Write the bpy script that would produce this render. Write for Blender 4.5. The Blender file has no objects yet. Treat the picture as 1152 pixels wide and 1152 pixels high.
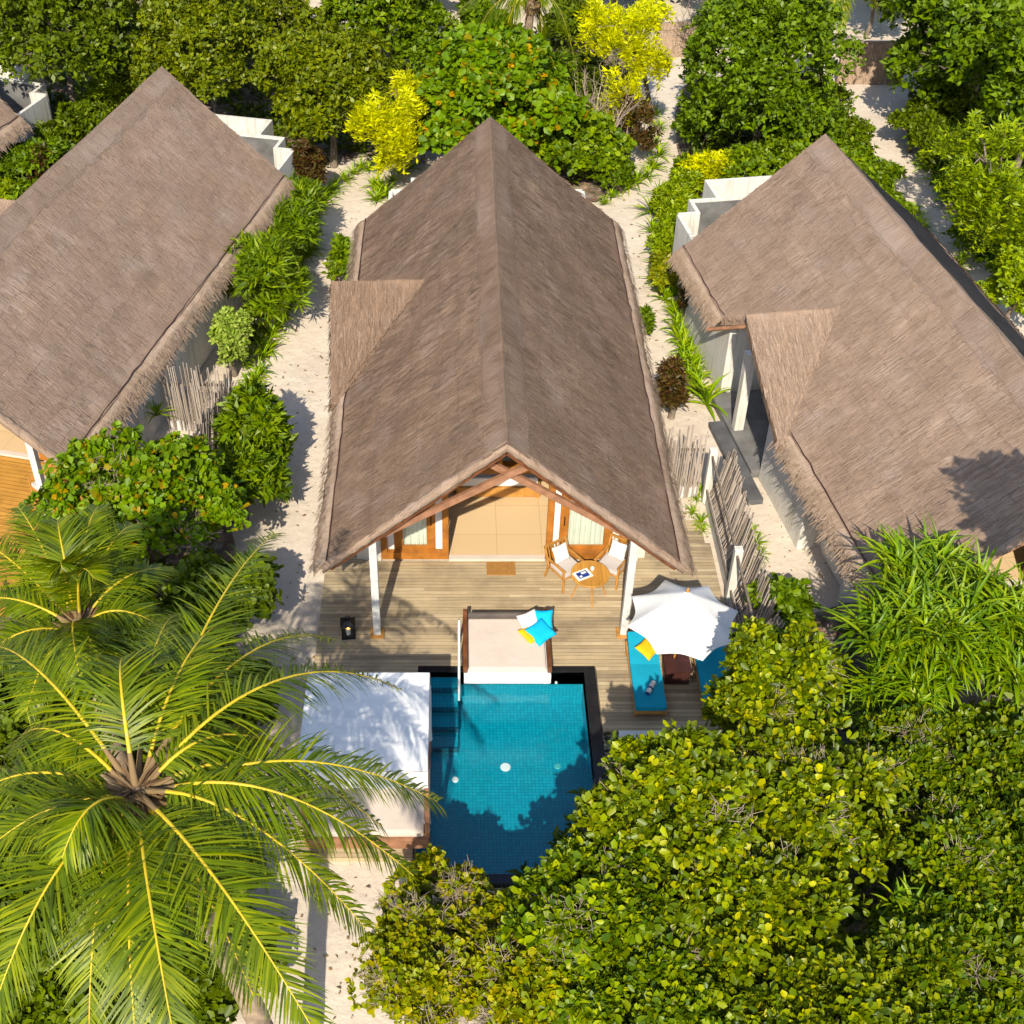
import bpy, math, random
import numpy as np
from mathutils import Vector, Matrix

random.seed(7)
SC = bpy.context.scene
COL = SC.collection
R = math.radians

# ------------------------------------------------------------------ camera model (photo pixels -> world)
CAM_H, FOC, HZ, PX, CY = 20.0, 1440.0, -648.0, 511.0, 576.0
TAN = (CY - HZ) / FOC
TH = math.atan(TAN)
COSN = math.cos(TH)
NAD = CY + FOC / TAN

def scl(py, z=0.0):
    """metres -> photo pixels at the picture row py on the level z"""
    return (py - HZ) * COSN / (CAM_H - z)

def at(px, py, z=0.0):
    """real point on the level z that is seen at photo pixel (px, py)"""
    return Vector(((px - PX) / scl(py, z), (CAM_H - z) * TAN * (NAD - py) / (py - HZ), z))

# ------------------------------------------------------------------ node helpers
def new_mat(name):
    m = bpy.data.materials.new(name)
    m.use_nodes = True
    nt = m.node_tree
    b = nt.nodes['Principled BSDF']
    return m, nt, b

def N(nt, typ, **kw):
    n = nt.nodes.new(typ)
    for k, v in kw.items():
        if k.startswith('i_'):
            n.inputs[k[2:].replace('_', ' ')].default_value = v
        else:
            setattr(n, k, v)
    return n

def L(nt, a, b):
    nt.links.new(a, b)

def ramp(nt, fac, stops, interp='LINEAR'):
    r = N(nt, 'ShaderNodeValToRGB')
    r.color_ramp.interpolation = interp
    el = r.color_ramp.elements
    while len(el) < len(stops):
        el.new(0.5)
    for e, (p, c) in zip(el, stops):
        e.position = p
        e.color = (*c, 1.0)
    L(nt, fac, r.inputs['Fac'])
    return r.outputs['Color']

def mixc(nt, fac, a, b, mode='MIX'):
    m = N(nt, 'ShaderNodeMix', data_type='RGBA', blend_type=mode)
    if isinstance(fac, (int, float)):
        m.inputs[0].default_value = fac
    else:
        L(nt, fac, m.inputs[0])
    for v, i in ((a, 6), (b, 7)):
        if isinstance(v, tuple):
            m.inputs[i].default_value = (*v, 1.0)
        else:
            L(nt, v, m.inputs[i])
    return m.outputs[2]

def math_n(nt, op, a, b=None, c=None):
    m = N(nt, 'ShaderNodeMath', operation=op)
    for i, v in enumerate((a, b, c)):
        if v is None:
            continue
        if isinstance(v, (int, float)):
            m.inputs[i].default_value = v
        else:
            L(nt, v, m.inputs[i])
    return m.outputs[0]

def coords(nt, kind='Object', scale=(1, 1, 1), rot=(0, 0, 0)):
    t = N(nt, 'ShaderNodeTexCoord')
    m = N(nt, 'ShaderNodeMapping')
    m.inputs['Scale'].default_value = scale
    m.inputs['Rotation'].default_value = rot
    L(nt, t.outputs[kind], m.inputs['Vector'])
    return m.outputs['Vector']

def noise(nt, vec, scale, detail=4, rough=.55):
    n = N(nt, 'ShaderNodeTexNoise')
    n.inputs['Scale'].default_value = scale
    n.inputs['Detail'].default_value = detail
    n.inputs['Roughness'].default_value = rough
    L(nt, vec, n.inputs['Vector'])
    return n.outputs['Fac']

def bump(nt, b, h, strength, dist=.02):
    n = N(nt, 'ShaderNodeBump')
    n.inputs['Strength'].default_value = strength
    n.inputs['Distance'].default_value = dist
    L(nt, h, n.inputs['Height'])
    L(nt, n.outputs['Normal'], b.inputs['Normal'])

def simple(name, col, rough=.6, var=.25, scale=3.0, spec=.3, metallic=0.0, bmp=0.0):
    m, nt, b = new_mat(name)
    v = coords(nt)
    f = noise(nt, v, scale, 5)
    dark = tuple(c * (1 - var) for c in col)
    lite = tuple(min(1, c * (1 + var)) for c in col)
    L(nt, ramp(nt, f, [(.3, dark), (.7, lite)]), b.inputs['Base Color'])
    b.inputs['Roughness'].default_value = rough
    b.inputs['Specular IOR Level'].default_value = spec
    b.inputs['Metallic'].default_value = metallic
    if bmp:
        bump(nt, b, noise(nt, v, scale * 12, 4), bmp)
    return m

def leaf_mat(name, cols, rough=.45, trans=.2, spec=.25, clump=.55, gain=(1.06, 1.12, .6)):
    """leaf colour differs from leaf to leaf (random per island) and a little from bough to bough"""
    m, nt, b = new_mat(name)
    g = N(nt, 'ShaderNodeNewGeometry')
    n = len(cols)
    c = ramp(nt, g.outputs['Random Per Island'], [(i / max(1, n - 1), k) for i, k in enumerate(cols)])
    nz = noise(nt, coords(nt), 1.3, 2)
    hs = N(nt, 'ShaderNodeHueSaturation')
    L(nt, math_n(nt, 'MULTIPLY_ADD', nz, clump * 2, 1 - clump), hs.inputs['Value'])
    hs.inputs['Saturation'].default_value = 1.05
    L(nt, mixc(nt, 1.0, c, gain, 'MULTIPLY'), hs.inputs['Color'])
    col = hs.outputs['Color']
    L(nt, col, b.inputs['Base Color'])
    b.inputs['Roughness'].default_value = rough
    b.inputs['Specular IOR Level'].default_value = spec
    tr = N(nt, 'ShaderNodeBsdfTranslucent')
    tc = mixc(nt, 1.0, col, (1.3, 1.25, .5), 'MULTIPLY')
    L(nt, tc, tr.inputs['Color'])
    mx = N(nt, 'ShaderNodeMixShader')
    mx.inputs[0].default_value = trans
    L(nt, b.outputs[0], mx.inputs[1])
    L(nt, tr.outputs[0], mx.inputs[2])
    L(nt, mx.outputs[0], nt.nodes['Material Output'].inputs['Surface'])
    return m

def thatch_mat(name, c_dark, c_mid, c_lite):
    """straw thatch: streaks down the slope, faint courses, weathered patches; UV is in metres (u along ridge, v down)"""
    m, nt, b = new_mat(name)
    tc = N(nt, 'ShaderNodeTexCoord')
    def mp(sx, sy):
        k = N(nt, 'ShaderNodeMapping')
        k.inputs['Scale'].default_value = (sx, sy, 1)
        L(nt, tc.outputs['UV'], k.inputs['Vector'])
        return k.outputs['Vector']
    streak = noise(nt, mp(22, 2.2), 1.0, 5, .65)
    fine = noise(nt, mp(60, 6), 1.0, 3, .6)
    patch = noise(nt, mp(.55, .8), 1.0, 5, .6)
    blot = noise(nt, mp(2.6, 1.6), 1.0, 4, .6)
    f = math_n(nt, 'ADD', math_n(nt, 'MULTIPLY', streak, .38), math_n(nt, 'MULTIPLY', patch, .34))
    f = math_n(nt, 'ADD', f, math_n(nt, 'MULTIPLY', blot, .28))
    c = ramp(nt, f, [(.34, c_dark), (.5, c_mid), (.66, c_lite)])
    # grey-mauve bleaching in broad patches
    gp = noise(nt, mp(.9, 1.1), 1.0, 3, .5)
    g = ramp(nt, gp, [(.52, (0, 0, 0)), (.72, (1, 1, 1))])
    grey = tuple(.5 * sum(c_lite) / 3 * k + .5 * q for k, q in zip((1.0, .93, .95), c_lite))
    c = mixc(nt, math_n(nt, 'MULTIPLY', g, .35), c, grey)
    # courses of thatch: wavy thin darker lines across the slope
    wv = N(nt, 'ShaderNodeTexWave', wave_type='BANDS', bands_direction='Y', wave_profile='SAW')
    wv.inputs['Scale'].default_value = .55
    wv.inputs['Distortion'].default_value = 1.2
    wv.inputs['Detail'].default_value = 3
    wv.inputs['Detail Scale'].default_value = 2.2
    L(nt, mp(.6, 1.0), wv.inputs['Vector'])
    cs = ramp(nt, wv.outputs['Fac'], [(0, (.80, .80, .80)), (.1, (.97, .97, .97)), (1, (1.03, 1.03, 1.03))])
    c = mixc(nt, .55, c, cs, 'MULTIPLY')
    # bundles laid side by side in courses: faint staggered seams, every bundle a shade of its own
    wp = N(nt, 'ShaderNodeTexNoise'); wp.inputs['Scale'].default_value = 1.6; wp.inputs['Detail'].default_value = 2
    L(nt, tc.outputs['UV'], wp.inputs['Vector'])
    off = N(nt, 'ShaderNodeVectorMath', operation='MULTIPLY_ADD')
    L(nt, wp.outputs['Color'], off.inputs[0]); off.inputs[1].default_value = (.9, .35, 0); L(nt, tc.outputs['UV'], off.inputs[2])
    bk = N(nt, 'ShaderNodeTexBrick')
    bk.inputs['Scale'].default_value = 1.0; bk.inputs['Brick Width'].default_value = 1.35; bk.inputs['Row Height'].default_value = .46
    bk.inputs['Mortar Size'].default_value = .018; bk.inputs['Mortar Smooth'].default_value = 1.0; bk.inputs['Bias'].default_value = 0
    bk.inputs['Color1'].default_value = (.80, .79, .78, 1); bk.inputs['Color2'].default_value = (1.16, 1.14, 1.13, 1); bk.inputs['Mortar'].default_value = (.62, .60, .58, 1)
    L(nt, off.outputs[0], bk.inputs['Vector'])
    c = mixc(nt, .34, c, bk.outputs['Color'], 'MULTIPLY')
    isl = N(nt, 'ShaderNodeNewGeometry').outputs['Random Per Island']
    tint = ramp(nt, isl, [(0, (.82, .81, .80)), (.5, (1, 1, 1)), (1, (1.14, 1.12, 1.09))])
    c = mixc(nt, .75, c, tint, 'MULTIPLY')
    L(nt, c, b.inputs['Base Color'])
    b.inputs['Roughness'].default_value = .9
    b.inputs['Specular IOR Level'].default_value = .12
    h = math_n(nt, 'ADD', math_n(nt, 'MULTIPLY', streak, .7), math_n(nt, 'MULTIPLY', fine, .5))
    h = math_n(nt, 'ADD', h, math_n(nt, 'MULTIPLY', blot, .8))
    h = math_n(nt, 'ADD', h, math_n(nt, 'MULTIPLY', wv.outputs['Fac'], .35))
    h = math_n(nt, 'SUBTRACT', h, math_n(nt, 'MULTIPLY', bk.outputs['Fac'], .16))
    bump(nt, b, h, .75, .05)
    return m

def plank_mat(name, cols, width=.14, axis='Y', rough=.7, gap=.06, length=2.6, gapcol=(.03, .025, .02)):
    """boards: colour per board, end joints, dark gaps, grain"""
    m, nt, b = new_mat(name)
    t = N(nt, 'ShaderNodeTexCoord')
    s = N(nt, 'ShaderNodeSeparateXYZ')
    L(nt, t.outputs['Object'], s.inputs[0])
    across = s.outputs[axis]
    along = s.outputs['X' if axis == 'Y' else 'Y']
    k = math_n(nt, 'DIVIDE', across, width)
    row = math_n(nt, 'FLOOR', k)
    fr = math_n(nt, 'FRACT', k)
    off = math_n(nt, 'MULTIPLY', math_n(nt, 'FRACT', math_n(nt, 'MULTIPLY', row, .37)), length)
    seg = math_n(nt, 'FLOOR', math_n(nt, 'DIVIDE', math_n(nt, 'ADD', along, off), length))
    cmb = N(nt, 'ShaderNodeCombineXYZ')
    L(nt, row, cmb.inputs[0]); L(nt, seg, cmb.inputs[1])
    wn = N(nt, 'ShaderNodeTexWhiteNoise', noise_dimensions='2D')
    L(nt, cmb.outputs[0], wn.inputs['Vector'])
    c = ramp(nt, wn.outputs['Value'], [(i / (len(cols) - 1), q) for i, q in enumerate(cols)])
    sc = (1.2, 30, 1) if axis == 'Y' else (30, 1.2, 1)
    gr = noise(nt, coords(nt, 'Object', sc), 1.0, 5, .6)
    st = noise(nt, coords(nt, 'Object'), 1.1, 4, .6)
    c = mixc(nt, 1.0, c, ramp(nt, gr, [(.25, (.72, .71, .7)), (.75, (1.15, 1.15, 1.15))]), 'MULTIPLY')
    c = mixc(nt, 1.0, c, ramp(nt, st, [(.3, (.70, .70, .72)), (.5, (.97, .97, .97)), (.7, (1.12, 1.11, 1.08))]), 'MULTIPLY')
    edge = math_n(nt, 'LESS_THAN', math_n(nt, 'ABSOLUTE', math_n(nt, 'SUBTRACT', fr, .5)), .5 - gap / 2)
    c = mixc(nt, edge, gapcol, c)
    L(nt, c, b.inputs['Base Color'])
    b.inputs['Roughness'].default_value = rough
    b.inputs['Specular IOR Level'].default_value = .25
    h = math_n(nt, 'ADD', edge, math_n(nt, 'MULTIPLY', gr, .15))
    bump(nt, b, h, .6, .01)
    return m

def tile_mat(name, cols, grout, size=.06, rough=.25, line=.16):
    m, nt, b = new_mat(name)
    t = N(nt, 'ShaderNodeTexCoord')
    g = N(nt, 'ShaderNodeNewGeometry')
    s = N(nt, 'ShaderNodeSeparateXYZ'); L(nt, t.outputs['Object'], s.inputs[0])
    sn = N(nt, 'ShaderNodeSeparateXYZ'); L(nt, g.outputs['Normal'], sn.inputs[0])
    mask = None
    ids = []
    for ax in 'XYZ':
        k = math_n(nt, 'DIVIDE', math_n(nt, 'ADD', s.outputs[ax], .013), size)
        fr = math_n(nt, 'FRACT', k)
        ln = math_n(nt, 'LESS_THAN', fr, line)
        ln = math_n(nt, 'MULTIPLY', ln, math_n(nt, 'LESS_THAN', math_n(nt, 'ABSOLUTE', sn.outputs[ax]), .5))
        ids.append(math_n(nt, 'FLOOR', k))
        mask = ln if mask is None else math_n(nt, 'MAXIMUM', mask, ln)
    cmb = N(nt, 'ShaderNodeCombineXYZ')
    for i in range(3):
        L(nt, ids[i], cmb.inputs[i])
    wn = N(nt, 'ShaderNodeTexWhiteNoise', noise_dimensions='3D')
    L(nt, cmb.outputs[0], wn.inputs['Vector'])
    c = ramp(nt, wn.outputs['Value'], [(i / (len(cols) - 1), q) for i, q in enumerate(cols)])
    c = mixc(nt, mask, c, grout)
    L(nt, c, b.inputs['Base Color'])
    b.inputs['Roughness'].default_value = rough
    return m

def water_mat(name):
    m, nt, b = new_mat(name)
    tr = N(nt, 'ShaderNodeBsdfTransparent')
    tr.inputs['Color'].default_value = (.86, .96, .98, 1)
    gl = N(nt, 'ShaderNodeBsdfGlossy')
    gl.inputs['Roughness'].default_value = .02
    lw = N(nt, 'ShaderNodeLayerWeight'); lw.inputs['Blend'].default_value = .5
    frv = math_n(nt, 'MULTIPLY_ADD', math_n(nt, 'POWER', lw.outputs['Facing'], 5.0), .9, .025)
    v = coords(nt)
    bp = N(nt, 'ShaderNodeBump'); bp.inputs['Strength'].default_value = .3; bp.inputs['Distance'].default_value = .05
    L(nt, noise(nt, v, 3.0, 3), bp.inputs['Height'])
    L(nt, bp.outputs[0], gl.inputs['Normal']); L(nt, bp.outputs[0], lw.inputs['Normal'])
    mx = N(nt, 'ShaderNodeMixShader')
    L(nt, frv, mx.inputs[0]); L(nt, tr.outputs[0], mx.inputs[1]); L(nt, gl.outputs[0], mx.inputs[2])
    L(nt, mx.outputs[0], nt.nodes['Material Output'].inputs['Surface'])
    return m

def glass_mat(name):
    m, nt, b = new_mat(name)
    tr = N(nt, 'ShaderNodeBsdfTransparent'); tr.inputs['Color'].default_value = (.96, .98, .97, 1)
    gl = N(nt, 'ShaderNodeBsdfGlossy'); gl.inputs['Roughness'].default_value = .03
    lw = N(nt, 'ShaderNodeLayerWeight'); lw.inputs['Blend'].default_value = .5
    frv = math_n(nt, 'MULTIPLY_ADD', math_n(nt, 'POWER', lw.outputs['Facing'], 5.0), .9, .04)
    mx = N(nt, 'ShaderNodeMixShader')
    L(nt, frv, mx.inputs[0]); L(nt, tr.outputs[0], mx.inputs[1]); L(nt, gl.outputs[0], mx.inputs[2])
    L(nt, mx.outputs[0], nt.nodes['Material Output'].inputs['Surface'])
    return m

def cloth_mat(name, col, trans=.0, var=.06, weave=True):
    m, nt, b = new_mat(name)
    v = coords(nt)
    f = noise(nt, v, 2.2, 4)
    c = ramp(nt, f, [(.3, tuple(k * (1 - var) for k in col)), (.7, tuple(min(1, k * (1 + var)) for k in col))])
    L(nt, c, b.inputs['Base Color'])
    b.inputs['Roughness'].default_value = .85
    b.inputs['Specular IOR Level'].default_value = .15
    h = noise(nt, v, 7, 4)
    bump(nt, b, h, .25, .03)
    if trans:
        tr = N(nt, 'ShaderNodeBsdfTranslucent'); L(nt, c, tr.inputs['Color'])
        mx = N(nt, 'ShaderNodeMixShader'); mx.inputs[0].default_value = trans
        L(nt, b.outputs[0], mx.inputs[1]); L(nt, tr.outputs[0], mx.inputs[2])
        L(nt, mx.outputs[0], nt.nodes['Material Output'].inputs['Surface'])
    return m

def sand_mat(name):
    m, nt, b = new_mat(name)
    v = coords(nt)
    f = noise(nt, v, .55, 6, .6)
    g = noise(nt, v, 6, 6, .7)
    c = ramp(nt, f, [(.3, (.58, .49, .395)), (.55, (.65, .56, .46)), (.75, (.68, .59, .49))])
    c = mixc(nt, 1.0, c, ramp(nt, g, [(.25, (.92, .91, .90)), (.7, (1.04, 1.04, 1.04))]), 'MULTIPLY')
    # scattered leaf litter
    vo = N(nt, 'ShaderNodeTexVoronoi'); vo.inputs['Scale'].default_value = 2.6
    L(nt, v, vo.inputs['Vector'])
    sp = math_n(nt, 'LESS_THAN', vo.outputs['Distance'], .09)
    wm = math_n(nt, 'GREATER_THAN', noise(nt, v, .35, 2), .54)
    c = mixc(nt, math_n(nt, 'MULTIPLY', math_n(nt, 'MULTIPLY', sp, wm), .7), c, (.13, .085, .05))
    L(nt, c, b.inputs['Base Color'])
    b.inputs['Roughness'].default_value = .95
    b.inputs['Specular IOR Level'].default_value = .1
    h = math_n(nt, 'ADD', g, math_n(nt, 'MULTIPLY', noise(nt, v, 2.2, 3), 1.5))
    fp = N(nt, 'ShaderNodeTexVoronoi', feature='SMOOTH_F1'); fp.inputs['Scale'].default_value = 3.2
    L(nt, v, fp.inputs['Vector'])
    h = math_n(nt, 'ADD', h, math_n(nt, 'MULTIPLY', fp.outputs['Distance'], .7))
    bump(nt, b, h, .5, .05)
    return m

def plaster_mat(name):
    m, nt, b = new_mat(name)
    f = noise(nt, coords(nt), 1.2, 5)
    c = ramp(nt, f, [(.3, (.60, .57, .51)), (.7, (.70, .68, .63))])
    st = noise(nt, coords(nt, 'Object', (7, 7, .5)), 1.0, 4, .6)
    c = mixc(nt, 1.0, c, ramp(nt, st, [(.52, (1, 1, 1)), (.68, (.72, .70, .64))]), 'MULTIPLY')
    L(nt, c, b.inputs['Base Color']); b.inputs['Roughness'].default_value = .85; b.inputs['Specular IOR Level'].default_value = .15
    bump(nt, b, noise(nt, coords(nt), 14, 4), .25)
    return m

def litter_mat(name):
    m, nt, b = new_mat(name)
    v = coords(nt)
    vo = N(nt, 'ShaderNodeTexVoronoi'); vo.inputs['Scale'].default_value = 9
    L(nt, v, vo.inputs['Vector'])
    c = ramp(nt, noise(nt, v, 3, 5), [(.3, (.10, .07, .045)), (.5, (.22, .155, .10)), (.7, (.42, .335, .25))])
    c = mixc(nt, .4, c, vo.outputs['Color'], 'MULTIPLY')
    L(nt, c, b.inputs['Base Color'])
    b.inputs['Roughness'].default_value = .95
    bump(nt, b, vo.outputs['Distance'], .6, .05)
    return m

M = {}
M['sand'] = sand_mat('pale_sand')
M['litter'] = litter_mat('leaf_litter')
M['thatch'] = thatch_mat('thatch_brown', (.12, .076, .051), (.215, .144, .10), (.32, .225, .165))
M['thatch_pale'] = thatch_mat('thatch_pale', (.185, .126, .089), (.295, .209, .154), (.405, .302, .235))
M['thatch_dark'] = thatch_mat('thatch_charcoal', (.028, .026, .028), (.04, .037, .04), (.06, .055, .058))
M['straw'] = thatch_mat('straw_fringe', (.24, .165, .115), (.40, .29, .205), (.55, .42, .32))
M['white'] = plaster_mat('white_plaster')
M['white_paint'] = simple('white_paint', (.72, .73, .73), .5, .06, 2.0, .3)
M['whitewash'] = simple('whitewashed_timber', (.55, .55, .54), .7, .16, 5.0, .2)
M['stone'] = simple('grey_stone', (.16, .155, .15), .7, .3, 2.5, .3, 0, .3)
M['stone_dark'] = simple('dark_slate', (.10, .10, .105), .65, .25, 2.0, .3, 0, .2)
M['deck'] = plank_mat('weathered_deck', [(.37, .285, .175), (.51, .40, .25), (.44, .345, .215), (.57, .455, .295), (.32, .25, .16)], .105, 'Y', gap=.06, gapcol=(.12, .095, .06))
M['deck_orange'] = plank_mat('oiled_deck', [(.45, .22, .04), (.56, .29, .055), (.5, .25, .05)], .14, 'Y')
M['deck_grey'] = plank_mat('grey_deck', [(.20, .175, .145), (.28, .245, .2), (.24, .21, .17)], .14, 'Y')
M['wood'] = simple('warm_wood', (.36, .135, .022), .5, .3, 4.0, .3)
M['wood_red'] = simple('reddish_beam_wood', (.30, .15, .085), .6, .3, 4.0, .25)
M['wood_dark'] = simple('dark_stained_wood', (.15, .055, .022), .45, .35, 5.0, .35)
M['wood_table'] = plank_mat('teak_table', [(.52, .25, .05), (.60, .30, .06), (.56, .27, .055)], .09, 'X', .45, .02)
M['teak'] = simple('teak', (.46, .22, .05), .5, .25, 6.0, .3)
M['mahogany'] = simple('mahogany', (.055, .02, .016), .35, .3, 4.0, .4)
M['tile_floor'] = tile_mat('beige_floor_tile', [(.66, .47, .27), (.70, .51, .30)], (.50, .36, .2), 1.05, .35, .016)
M['wallin'] = simple('cream_wall', (.7, .56, .36), .8, .06)
M['pool'] = tile_mat('blue_mosaic', [(.001, .235, .33), (.001, .265, .365), (.002, .295, .40)], (.001, .17, .25), .075, .25, .13)
M['nosing'] = tile_mat('dark_nosing_tile', [(.001, .09, .14), (.002, .11, .17)], (.001, .06, .09), .075, .25, .13)
M['black_tile'] = tile_mat('black_coping', [(.012, .012, .014), (.02, .02, .022)], (.008, .008, .008), .15, .3, .05)
M['drain_teal'] = simple('teal_drain', (.06, .38, .40), .5, .1)
M['water'] = water_mat('clear_water')
M['glass'] = glass_mat('door_glass')
M['curtain'] = cloth_mat('sheer_curtain', (.80, .83, .74), .15)
M['canvas'] = cloth_mat('white_canvas', (.80, .80, .80), .12, .03)
M['canvas_u'] = cloth_mat('white_parasol_cloth', (.80, .79, .77), .1, .03)
M['sheet'] = cloth_mat('cream_mattress', (.62, .53, .46), 0, .05)
M['linen'] = cloth_mat('white_linen', (.78, .76, .74), 0, .03)
M['cushion_grey'] = cloth_mat('grey_cushion', (.52, .48, .47), 0, .06)
M['blue'] = cloth_mat('turquoise_cloth', (.008, .30, .46), 0, .08)
M['cyan'] = cloth_mat('cyan_cloth', (.005, .42, .72), 0, .06)
M['teal'] = cloth_mat('teal_runner', (.008, .11, .16), 0, .1)
M['yellow_cloth'] = cloth_mat('yellow_cloth', (.80, .46, .012), 0, .08)
M['black_metal'] = simple('black_metal', (.012, .012, .012), .45, .2)
M['steel'] = simple('white_steel', (.75, .75, .75), .3, .05)
M['bamboo'] = leaf_mat('bamboo_cane', [(.27, .22, .18), (.40, .34, .29), (.33, .27, .22), (.20, .16, .13), (.45, .39, .34)], .7, 0.0, .2, .15, (1.1, 1.1, 1.1))
M['bark'] = simple('grey_bark', (.20, .16, .125), .9, .35, 8.0, .15, 0, .5)
M['twig'] = simple('bleached_twig', (.34, .27, .215), .9, .3, 8.0, .15)
M['palm_bark'] = simple('palm_bark', (.27, .20, .14), .9, .35, 9.0, .15, 0, .6)
M['mat'] = simple('coir_mat', (.38, .19, .055), .95, .2, 30.0, .1, 0, .5)
M['pebble'] = simple('pebble', (.22, .21, .2), .6, .8, 9.0, .3)

# foliage
M['lf_olive'] = leaf_mat('leaf_olive', [(.06, .08, .006), (.12, .145, .008), (.19, .20, .010), (.09, .125, .008)])
M['lf_dark'] = leaf_mat('leaf_deep_green', [(.04, .062, .005), (.085, .12, .006), (.135, .17, .008), (.06, .09, .006)])
M['lf_mid'] = leaf_mat('leaf_mid_green', [(.045, .08, .005), (.09, .145, .007), (.145, .205, .009), (.08, .125, .007)])
M['lf_bright'] = leaf_mat('leaf_bright_green', [(.045, .08, .006), (.09, .145, .008), (.145, .205, .010), (.20, .25, .012), (.07, .115, .008)])
M['lf_lime'] = leaf_mat('leaf_lime', [(.08, .13, .010), (.20, .26, .014), (.31, .36, .018), (.13, .19, .012)])
M['lf_yellow'] = leaf_mat('leaf_golden', [(.56, .52, .010), (.80, .70, .012), (.72, .66, .012), (.48, .48, .010)], trans=.35, gain=(.88, .98, .5))
M['lf_grape'] = leaf_mat('leaf_sea_grape', [(.06, .12, .008), (.12, .20, .010), (.18, .26, .014), (.10, .17, .010), (.14, .22, .010), (.08, .14, .008), (.11, .18, .010), (.2, .24, .014), (.07, .13, .008), (.13, .2, .01), (.10, .16, .01), (.38, .2, .02)])
M['lf_hedge'] = leaf_mat('leaf_hedge', [(.04, .07, .005), (.10, .14, .008), (.22, .27, .010), (.36, .38, .012), (.13, .18, .010), (.56, .50, .012), (.07, .11, .006), (.19, .24, .010), (.05, .08, .005), (.13, .18, .008), (.28, .33, .012), (.10, .15, .008)], rough=.42, spec=.3, gain=(.80, .85, .45), trans=.15)
M['lf_hedge_green'] = leaf_mat('leaf_hedge_green', [(.035, .07, .005), (.09, .14, .008), (.18, .25, .010), (.28, .33, .012), (.11, .17, .010), (.42, .44, .012), (.05, .10, .006), (.15, .22, .010)], rough=.42, spec=.3, gain=(.78, .84, .45), trans=.15)
M['lf_hedge_fine'] = leaf_mat('leaf_hedge_fine', [(.04, .08, .006), (.09, .14, .008), (.16, .21, .010), (.25, .26, .012), (.07, .12, .008)], rough=.42, spec=.3, gain=(.85, .92, .5), trans=.15)
M['lf_sparse'] = leaf_mat('leaf_sparse', [(.10, .13, .012), (.19, .22, .014), (.27, .28, .018), (.34, .27, .02), (.13, .16, .012)])
M['lf_silver'] = leaf_mat('leaf_silver', [(.16, .23, .05), (.26, .33, .08), (.40, .44, .2), (.2, .28, .06)])
M['lf_red'] = leaf_mat('leaf_burgundy', [(.055, .022, .018), (.09, .038, .025), (.06, .055, .016), (.11, .06, .03)])
M['lf_strap'] = leaf_mat('leaf_strap', [(.10, .18, .010), (.18, .28, .012), (.25, .36, .018), (.32, .36, .02)])
M['lf_pandan'] = leaf_mat('leaf_pandanus', [(.06, .115, .008), (.11, .19, .010), (.17, .26, .014), (.25, .30, .016), (.08, .15, .010)], rough=.4, spec=.35)
M['lf_palm'] = leaf_mat('leaf_palm', [(.045, .07, .005), (.09, .13, .007), (.145, .18, .010), (.24, .25, .014)], rough=.45, spec=.3)
M['lf_palm_dark'] = leaf_mat('leaf_palm_dark', [(.045, .075, .008), (.075, .115, .009), (.11, .15, .011)], rough=.4, spec=.4)
M['rachis'] = simple('palm_midrib', (.55, .40, .02), .45, .15, 5.0, .35)
M['fibre'] = leaf_mat('palm_fibre', [(.07, .04, .02), (.16, .095, .05), (.26, .17, .10), (.10, .065, .035)], .9, .1, .1, .3, (1, 1, 1))
M['dry'] = leaf_mat('dry_frond', [(.24, .15, .07), (.36, .24, .12), (.42, .32, .2)], .8, .2, .15, .3, (.8, .8, .8))

# ------------------------------------------------------------------ object helpers
def tag(o, label=None, cat=None, group=None, kind=None):
    if label: o['label'] = label
    if cat: o['category'] = cat
    if group: o['group'] = group
    if kind: o['kind'] = kind
    return o

def empty(name, loc, rz=0.0, label=None, cat=None, group=None):
    o = bpy.data.objects.new(name, None)
    o.empty_display_size = .3
    o.location = loc
    o.rotation_euler = (0, 0, rz)
    COL.objects.link(o)
    return tag(o, label, cat, group)

def link(name, me, parent=None):
    o = bpy.data.objects.new(name, me)
    COL.objects.link(o)
    if parent is not None:
        o.parent = parent
    return o

def np_mesh(name, V, Q, mats, mi=None, uv=None, smooth=False):
    """mesh from numpy arrays of vertices and quads"""
    V = np.asarray(V, dtype=np.float32); Q = np.asarray(Q, dtype=np.int32)
    me = bpy.data.meshes.new(name)
    me.vertices.add(len(V)); me.vertices.foreach_set('co', V.ravel())
    me.loops.add(Q.size); me.loops.foreach_set('vertex_index', Q.ravel())
    me.polygons.add(len(Q)); me.polygons.foreach_set('loop_start', np.arange(0, Q.size, 4, dtype=np.int32))
    for k in (mats if isinstance(mats, (list, tuple)) else [mats]):
        me.materials.append(k)
    if mi is not None:
        me.polygons.foreach_set('material_index', np.asarray(mi, dtype=np.int32))
    if smooth:
        me.polygons.foreach_set('use_smooth', np.ones(len(Q), dtype=bool))
    me.update(calc_edges=True)
    if uv is not None:
        l = me.uv_layers.new(name='UVMap')
        l.data.foreach_set('uv', np.asarray(uv, dtype=np.float32)[Q.ravel()].ravel())
    me.validate()
    return me

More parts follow.
